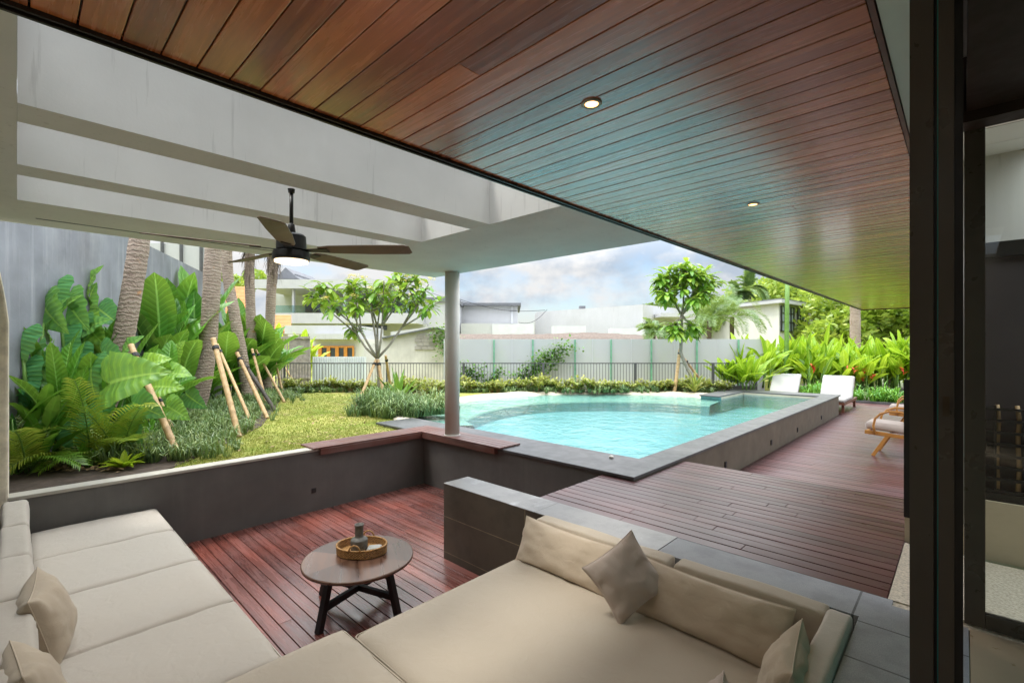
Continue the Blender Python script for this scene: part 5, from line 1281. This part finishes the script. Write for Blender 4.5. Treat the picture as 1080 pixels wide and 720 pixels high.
elephant_ear('elephant ear plant with crowded mid green leaves just behind the huge yellow leaf', WB(96, 7.6), [ear(92, 328, 7.6, 1.3, .5, .75), ear(96, 362, 7.5, -.9, .5, .5), ear(84, 358, 7.4, -2.0, .52, .35), ear(100, 398, 6.9, -1.5, .55, .3), ear(80, 412, 6.6, -1.9, .5, .5)], 9)
elephant_ear('elephant ear plant low in the front corner of the bed by the pillar', WB(36, 6.3), [ear(30, 425, 6.2, -1.5, .5, .45), ear(54, 436, 6.1, -1.0, .48, .6), ear(22, 448, 6.0, -2.0, .42, .35), ear(66, 418, 6.3, -.6, .5, .75), ear(44, 404, 6.4, 1.4, .45, .55), ear(76, 446, 6.1, -1.3, .44, .4)], 10)
elephant_ear('elephant ear plant rising high against the grey wall left of the nearest palm', WB(78, 7.4), [ear(70, 316, 7.3, -.9, .58, .7, -.3), ear(92, 308, 7.6, 1.2, .52, .85), ear(58, 300, 7.0, -1.4, .5, .55), ear(84, 340, 7.2, -1.6, .58, .4), ear(104, 326, 7.6, -.5, .5, .6), ear(64, 352, 7.0, -1.2, .55, .5)], 11)
elephant_ear('low elephant ear plant with bright leaves under the stout palm', WB(178, 8.6), [ear(172, 395, 8.2, .2, .55, .85), ear(160, 420, 8.0, -.8, .5, .7), ear(196, 415, 8.8, -.6, .5, .5), ear(184, 380, 8.8, 1.2, .45, .9), ear(150, 400, 8.4, 2.4, .5, .55)], 6)
# feathery areca palms in the front bed
def areca(label, base, nf, L_, seed, tone0, rise=(25, 80), grp='feathery palms in the front bed'):
    rg = random.Random(seed); t = thing('areca_palm', label, 'plant', base, 0, grp); lf = MB(); st = MB()
    for k in range(nf):
        az = 2.4*k+rg.random(); pts = frond(lf, (rg.uniform(-.1, .1), rg.uniform(-.1, .1), 0), az, L_*rg.uniform(.7, 1.1), R(rg.uniform(*rise)), rg.uniform(1.0, 1.9), 30, .30, tone0+rg.gauss(0, .15), .026, .25)
        st.tube(pts[::5], [.012*(1-.8*i/len(pts[::5])) for i in range(len(pts[::5]))], 5)
    st.build('stem', M['stalk'], t, smooth=True); lf.build('foliage', M['fern'], t)
areca('yellow green feathery palm arching over the bed before the huge leaf', WB(92, 6.1), 10, 1.15, 5, .85)
areca('feathery palm with dark fronds at the limestone pillar', WB(18, 6.3), 7, 1.0, 6, .6, (40, 80))
areca('small feathery palm low at the bed edge beside the bamboo prop', WB(122, 6.2), 11, .85, 7, .7)
banana('narrow leaved banana shoot against the grey wall by the limestone pillar', WB(46, 7.6), 3, .95, .85, .26, 48, spread=.2, group=BG, up=(60, 88), droop=.5, tone0=.6)
banana('leafy banana shoot behind the elephant ears in mid bed', WB(84, 8.2), 4, .75, .9, .32, 49, spread=.3, group=BG, up=(55, 88), droop=.6, tone0=.7)
banana('small banana shoot beside the nearest palm trunk', WB(160, 8.4), 4, .7, .85, .28, 50, spread=.3, group=BG, up=(40, 85), droop=.8, tone0=.75)
banana('slender reddish stemmed shoot beside the feathery palms at the pillar', WB(26, 6.7), 5, .7, .6, .14, 51, spread=.2, group=BG, up=(30, 80), droop=.9, tone0=.2)
banana('slender green shoots under the elephant ears', WB(84, 6.9), 6, .6, .55, .15, 52, spread=.4, group=BG, up=(20, 80), droop=.9, tone0=.55)
# bright leafy herb
def rosette(name, label, base, n, L_, w_, m, seed, up=(20, 80), droop=.8, tone0=.5, grp=None, cat='plant', fold=.3):
    rg = random.Random(seed); t = thing(name, label, cat, base, 0, grp); lf = MB()
    for k in range(n):
        az = k*2.4+rg.random()*.6; el = R(rg.uniform(*up)); leaf(lf, (0, 0, .02), (math.cos(az)*math.cos(el), math.sin(az)*math.cos(el), math.sin(el)), L_*rg.uniform(.7, 1.1), w_, droop*rg.uniform(.6, 1.3), fold, prof_lance, 6, tone0+rg.gauss(0, .2))
    lf.build('foliage', M[m], t); return t
for i, (u, d, lb) in enumerate(((130, 5.75, 'bright yellow green herb at the low wall beside the feathery palm'), (152, 6.2, 'yellow green herb among the mondo grass by the bamboo foot'))):
    rosette('leafy_herb', lb, WB(u, d), 26, .26, .075, 'heliconia', 60+i, (10, 70), .9, .75, 'bright herbs in the bed')
rosette('cordyline', 'upright sword leaved plant beside the spreading frangipani poles', WB(420, 11.6), 16, .95, .13, 'ivy', 70, (45, 85), .5, .75, 'sword leaved plants')
rosette('cordyline', 'lower sword leaved plant between the frangipani poles', WB(396, 11.8), 14, .65, .10, 'ivy', 71, (35, 80), .7, .75, 'sword leaved plants')
rosette('cordyline', 'yellowing strap leaved plant at the foot of the young frangipani', WB(733, 14.9), 30, .75, .07, 'shrub', 72, (40, 85), 1.7, .65, 'sword leaved plants')

rg_ = random.Random(15)
HP = [rosette('leafy_herb', 'low mid green leafy herb carpeting the bed between lounge wall and palms', WB(118, 6.4), 22, .24, .07, 'banana', 80, (5, 75), .9, .75, 'low leafy herbs in the bed'), rosette('leafy_herb', 'low mid green leafy herb carpeting the bed between lounge wall and palms', WB(140, 6.6), 26, .20, .05, 'fern', 81, (5, 80), .9, .45, 'low leafy herbs in the bed')]
for k in range(34):
    o = copy_tree(HP[k % 2]); f_ = rg_.random(); p = WB(100+90*f_+rg_.uniform(-18, 10), 6.1+2.2*f_+rg_.uniform(-.3, .6)); o.location = (min(p.x, -6.95), p.y, 0); o.rotation_euler.z = rg_.random()*6; s_ = rg_.uniform(.6, 1.25); o.scale = (s_, s_, s_*rg_.uniform(.8, 1.4))
# heliconia screen behind the loungers
hl = [(792, 17.8, 1.6), (806, 18.3, 2.2), (817, 19.0, 2.3), (826, 18.4, 2.5), (838, 18.6, 2.7), (848, 18.2, 2.4), (857, 19.0, 2.4), (866, 18.4, 2.3), (876, 18.8, 2.2), (887, 18.2, 2.1), (897, 18.9, 2.1), (908, 18.3, 2.0), (918, 18.9, 2.2), (928, 18.2, 2.0), (937, 18.8, 2.2), (946, 18.2, 2.4), (955, 18.7, 2.5), (964, 18.3, 2.6)]
hlab = ['next to the short clump by the fence', 'with one tall dark upright leaf cluster', 'behind the farther lounger, close to the villa wall', 'just before the green palm stem', 'with the tallest upright leaves under the villa windows', 'behind the head of the farther lounger', 'between the two loungers, nearer the farther one', 'between the two loungers, nearer the closer one', 'with red blooms behind the closer lounger', 'behind the headrest of the closer lounger', 'at the foot of the ringed palm trunk', 'past the ringed palm trunk, with red bloom', 'second past the ringed palm trunk', 'third past the ringed palm trunk', 'above the farther armchair', 'fifth past the ringed palm trunk', 'with tall leaves beside the dark door frame', 'half hidden by the dark door frame']
for i, (u, d, h) in enumerate(hl):
    dd = d + (0 if u < 800 else 3.2 + .6*math.sin(i*2.1)); p = W(u, dd, -.5 if u > 800 else -.01)
    if u > 800: p.y = max(p.y, 21.0)
    banana('heliconia plant of tall yellow green leaves ' + hlab[i], p, 9, h*(.60+.16*math.sin(i*2.7)), 1.0, .30, 200+i, 'heliconia', .65, 'heliconias behind the loungers', 'heliconia', tone0=.42+.14*math.sin(i*1.9), up=(36, 88), droop=.6, flower=.15 if i not in (8, 11) else .7)
for i, (u, d, lb) in enumerate(((768, 16.4, 'short heliconia clump by the last visible fence post'), (783, 16.0, 'short heliconia clump with a broad low leaf beside the pool corner'))):
    banana(lb, W(u, d), 5, .5, .75, .26, 230+i, 'heliconia', .35, 'heliconias behind the loungers', 'heliconia', tone0=.35, up=(30, 80))
# low greenery at the feet of the heliconias
def tuft_field(name, label, region, n, h, w_, m, seed, cat, z=0.0, tone0=.5, lean=.7):
    rg = random.Random(seed); mb = MB(); per = 16 if h > .08 else 5
    for c_ in range(n//per):
        cx_, cy_ = region(rg); ht = h*rg.uniform(.5, 1.35)*(1+.6*noise.noise(Vector((cx_*1.7, cy_*1.7, 4)))); t0_ = rg.gauss(tone0, .2)+.45*noise.noise(Vector((cx_*2.2, cy_*2.2, 0)))
        for i in range(per):
            az = rg.random()*6.28; r_ = h*.22*rg.random(); x, y = cx_+r_*math.cos(az), cy_+r_*math.sin(az); az += rg.gauss(0, .6)
            hh = ht*rg.uniform(.55, 1.15); l_ = hh*lean*rg.uniform(.35, 1.5); dx, dy = math.cos(az)*l_, math.sin(az)*l_; sx, sy = -math.sin(az)*w_*.5, math.cos(az)*w_*.5
            tt_ = min(1, max(0, t0_+rg.gauss(0, .15)))
            mb.add([(x-sx, y-sy, z), (x+sx, y+sy, z), (x+dx*.4+sx, y+dy*.4+sy, z+hh*.8), (x+dx*.4-sx, y+dy*.4-sy, z+hh*.8), (x+dx, y+dy, z+hh*(.95 if l_ < hh*.6 else .6))], [(0, 1, 2, 3), (3, 2, 4)], [tt_-.2, tt_-.2, tt_, tt_, tt_+.15])
    o = mb.build(name, M[m]); tag(o, label, cat, None, 'stuff'); return o
def strip_region(pts, width):
    segs = [(Vector(pts[i]), Vector(pts[i+1])) for i in range(len(pts)-1)]; ls = [(b_-a_).length for a_, b_ in segs]
    def f(rg):
        a_, b_ = rg.choices(segs, ls)[0]; t_ = rg.random(); p = a_.lerp(b_, t_); n_ = (b_-a_).normalized(); o_ = rg.gauss(0, width*.45)
        return p.x-n_.y*o_, p.y+n_.x*o_
    return f
g2 = lambda u, d: (W(u, d).x, W(u, d).y)
tuft_field('mondo_grass', 'blue green mondo grass groundcover between the lawn edge and the palms', strip_region([g2(150, 6.0), g2(172, 6.8), g2(205, 8.6), g2(232, 10.2), g2(262, 12.2), g2(290, 14.2)], .85), 16000, .24, .014, 'lirio', 3, 'groundcover', 0, .58)
tuft_field('mondo_grass', 'dense mound of mondo grass around the spreading frangipani at the pool beach', strip_region([g2(385, 10.9), g2(420, 10.8), g2(440, 10.6), g2(452, 10.2)], .8), 10000, .36, .017, 'lirio', 4, 'groundcover', 0, .5)
tuft_field('mondo_grass', 'groundcover under the row of yellow green shrubs by the fence', strip_region([g2(300, 15.4), g2(420, 15.6), g2(600, 15.4), g2(760, 15.5)], .35), 9000, .18, .02, 'lirio', 5, 'groundcover', 0, .55)
tuft_field('mondo_grass', 'green undergrowth at the feet of the heliconias', strip_region([(-5.5, 21.6), (0, 21.6), (3, 21.8)], 1.1), 4200, .42, .035, 'banana', 6, 'groundcover', -.5, .6)
# shrubs along the fence
def shrub_mesh(seed):
    rg = random.Random(seed); lf = MB(); st = MB()
    for k in range(16):
        a = rg.random()*6.28; r_ = rg.uniform(.03, .22); tip = Vector((r_*math.cos(a)*1.3, r_*math.sin(a)*1.3, rg.uniform(.25, .50))); st.tube([(0, 0, -.02), tip*.5, tip], [.008, .006, .004], 4)
        for j in range(15):
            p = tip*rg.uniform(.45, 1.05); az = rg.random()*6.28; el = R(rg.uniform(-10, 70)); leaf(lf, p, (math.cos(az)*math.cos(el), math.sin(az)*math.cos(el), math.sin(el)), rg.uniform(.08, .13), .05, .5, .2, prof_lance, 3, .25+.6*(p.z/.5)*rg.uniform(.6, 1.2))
    return st, lf
protos = []
for s in range(3):
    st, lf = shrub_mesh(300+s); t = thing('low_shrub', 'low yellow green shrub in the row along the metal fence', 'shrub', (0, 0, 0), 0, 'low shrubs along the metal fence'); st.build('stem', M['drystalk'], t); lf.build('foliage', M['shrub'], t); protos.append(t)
spots = []
rg = random.Random(77)
for k in range(64): spots.append(W(304+k*7.35+rg.uniform(-2, 2), 15.55+rg.uniform(-.25, .2)))
for k in range(9): spots.append(W(455-k*5+rg.uniform(-2, 2), 12.8+rg.uniform(0, 1.6)+k*.1))
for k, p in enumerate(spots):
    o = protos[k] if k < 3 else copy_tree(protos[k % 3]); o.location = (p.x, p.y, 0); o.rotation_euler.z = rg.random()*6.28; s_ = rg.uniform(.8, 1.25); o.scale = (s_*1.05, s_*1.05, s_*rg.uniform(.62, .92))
    if k >= 64: o['label'] = 'loose yellow green shrub between the spreading frangipani and the pool beach'; o['group'] = 'shrubs by the pool beach'
# creeper on the sheet wall
def creeper(label, path, n, seed, wd_=.4):
    rg = random.Random(seed); lf = MB(); seg = [Vector(p) for p in path]
    for i in range(n):
        k = rg.randrange(len(seg)-1); p = seg[k].lerp(seg[k+1], rg.random()) + SIDE*rg.gauss(0, wd_*.5)+UP*rg.gauss(0, wd_*.35)-HEAD*rg.uniform(.03, .22)
        p.z = max(p.z, .02); leaf(lf, p, (rg.gauss(0, 1), rg.gauss(0, 1), rg.gauss(0, .6)), rg.uniform(.08, .15), .09, .4, .2, prof_lance, 3, rg.gauss(.5, .25))
    tag(lf.build('creeper', M['ivy']), label, 'creeper', 'creepers on the sheet wall')
creeper('bushy creeper square against the sheet wall nearest the column', [WV(487, 410, 17.2), WV(497, 388, 17.2), WV(505, 405, 17.2)], 700, 1, .5)
creeper('creeper climbing diagonally up the frosted sheet wall', [WV(545, 405, 17.2), WV(560, 392, 17.2), WV(575, 380, 17.3), WV(596, 366, 17.4)], 1300, 2, .5)
creeper('thin creeper strand low on the sheet wall between the two bushier ones', [WV(515, 410, 17.2), WV(527, 388, 17.2)], 220, 3, .2)
creeper('creeper hanging over the top of the concrete gable by the column', [WV(462, 350, 19.3), WV(472, 362, 19.3), WV(474, 372, 19.3)], 500, 4, .5)

# lawn grass blades, litter
def lawn_region(rg):
    while True:
        u = rg.uniform(185, 470); d = 5.6 + 9.4*rg.random()**1.3; p = W(u, d)
        if p.x < -6.85 and not (p.y > 5.0 and p.x > -9.6 and u > 440): return p.x, p.y
tuft_field('lawn_grass', 'short yellow green lawn grass', lawn_region, 90000, .028, .0055, 'blade', 9, 'grass', LAWN_Z, .5, .8)
def litter_region(rg): 
    u = rg.uniform(20, 135); d = rg.uniform(5.6, 6.6); p = W(u, d); return p.x, p.y
rg = random.Random(5); mb = MB()
for i in range(500):
    x, y = litter_region(rg)
    if x > -6.85: continue
    leaf(mb, (x, y, .012+rg.uniform(0, .02)), (rg.gauss(0, 1), rg.gauss(0, 1), .15), rg.uniform(.05, .12), .035, .2, .25, prof_lance, 3)
mb2 = MB()
for i in range(130):
    u = rg.uniform(230, 440); d = rg.uniform(6.5, 12.5); p = W(u, d)
    if p.x < -6.9: leaf(mb2, (p.x, p.y, .015), (rg.gauss(0, 1), rg.gauss(0, 1), .1), rg.uniform(.05, .11), .04, .2, .25, prof_lance, 3)
tag(mb2.build('fallen_leaves', M['drystalk']), 'scattered dry fallen leaves on the lawn', 'leaf litter', None, 'stuff')
tag(mb.build('leaf_litter', M['drystalk']), 'dry brown leaf litter on the planting soil', 'leaf litter', None, 'stuff')
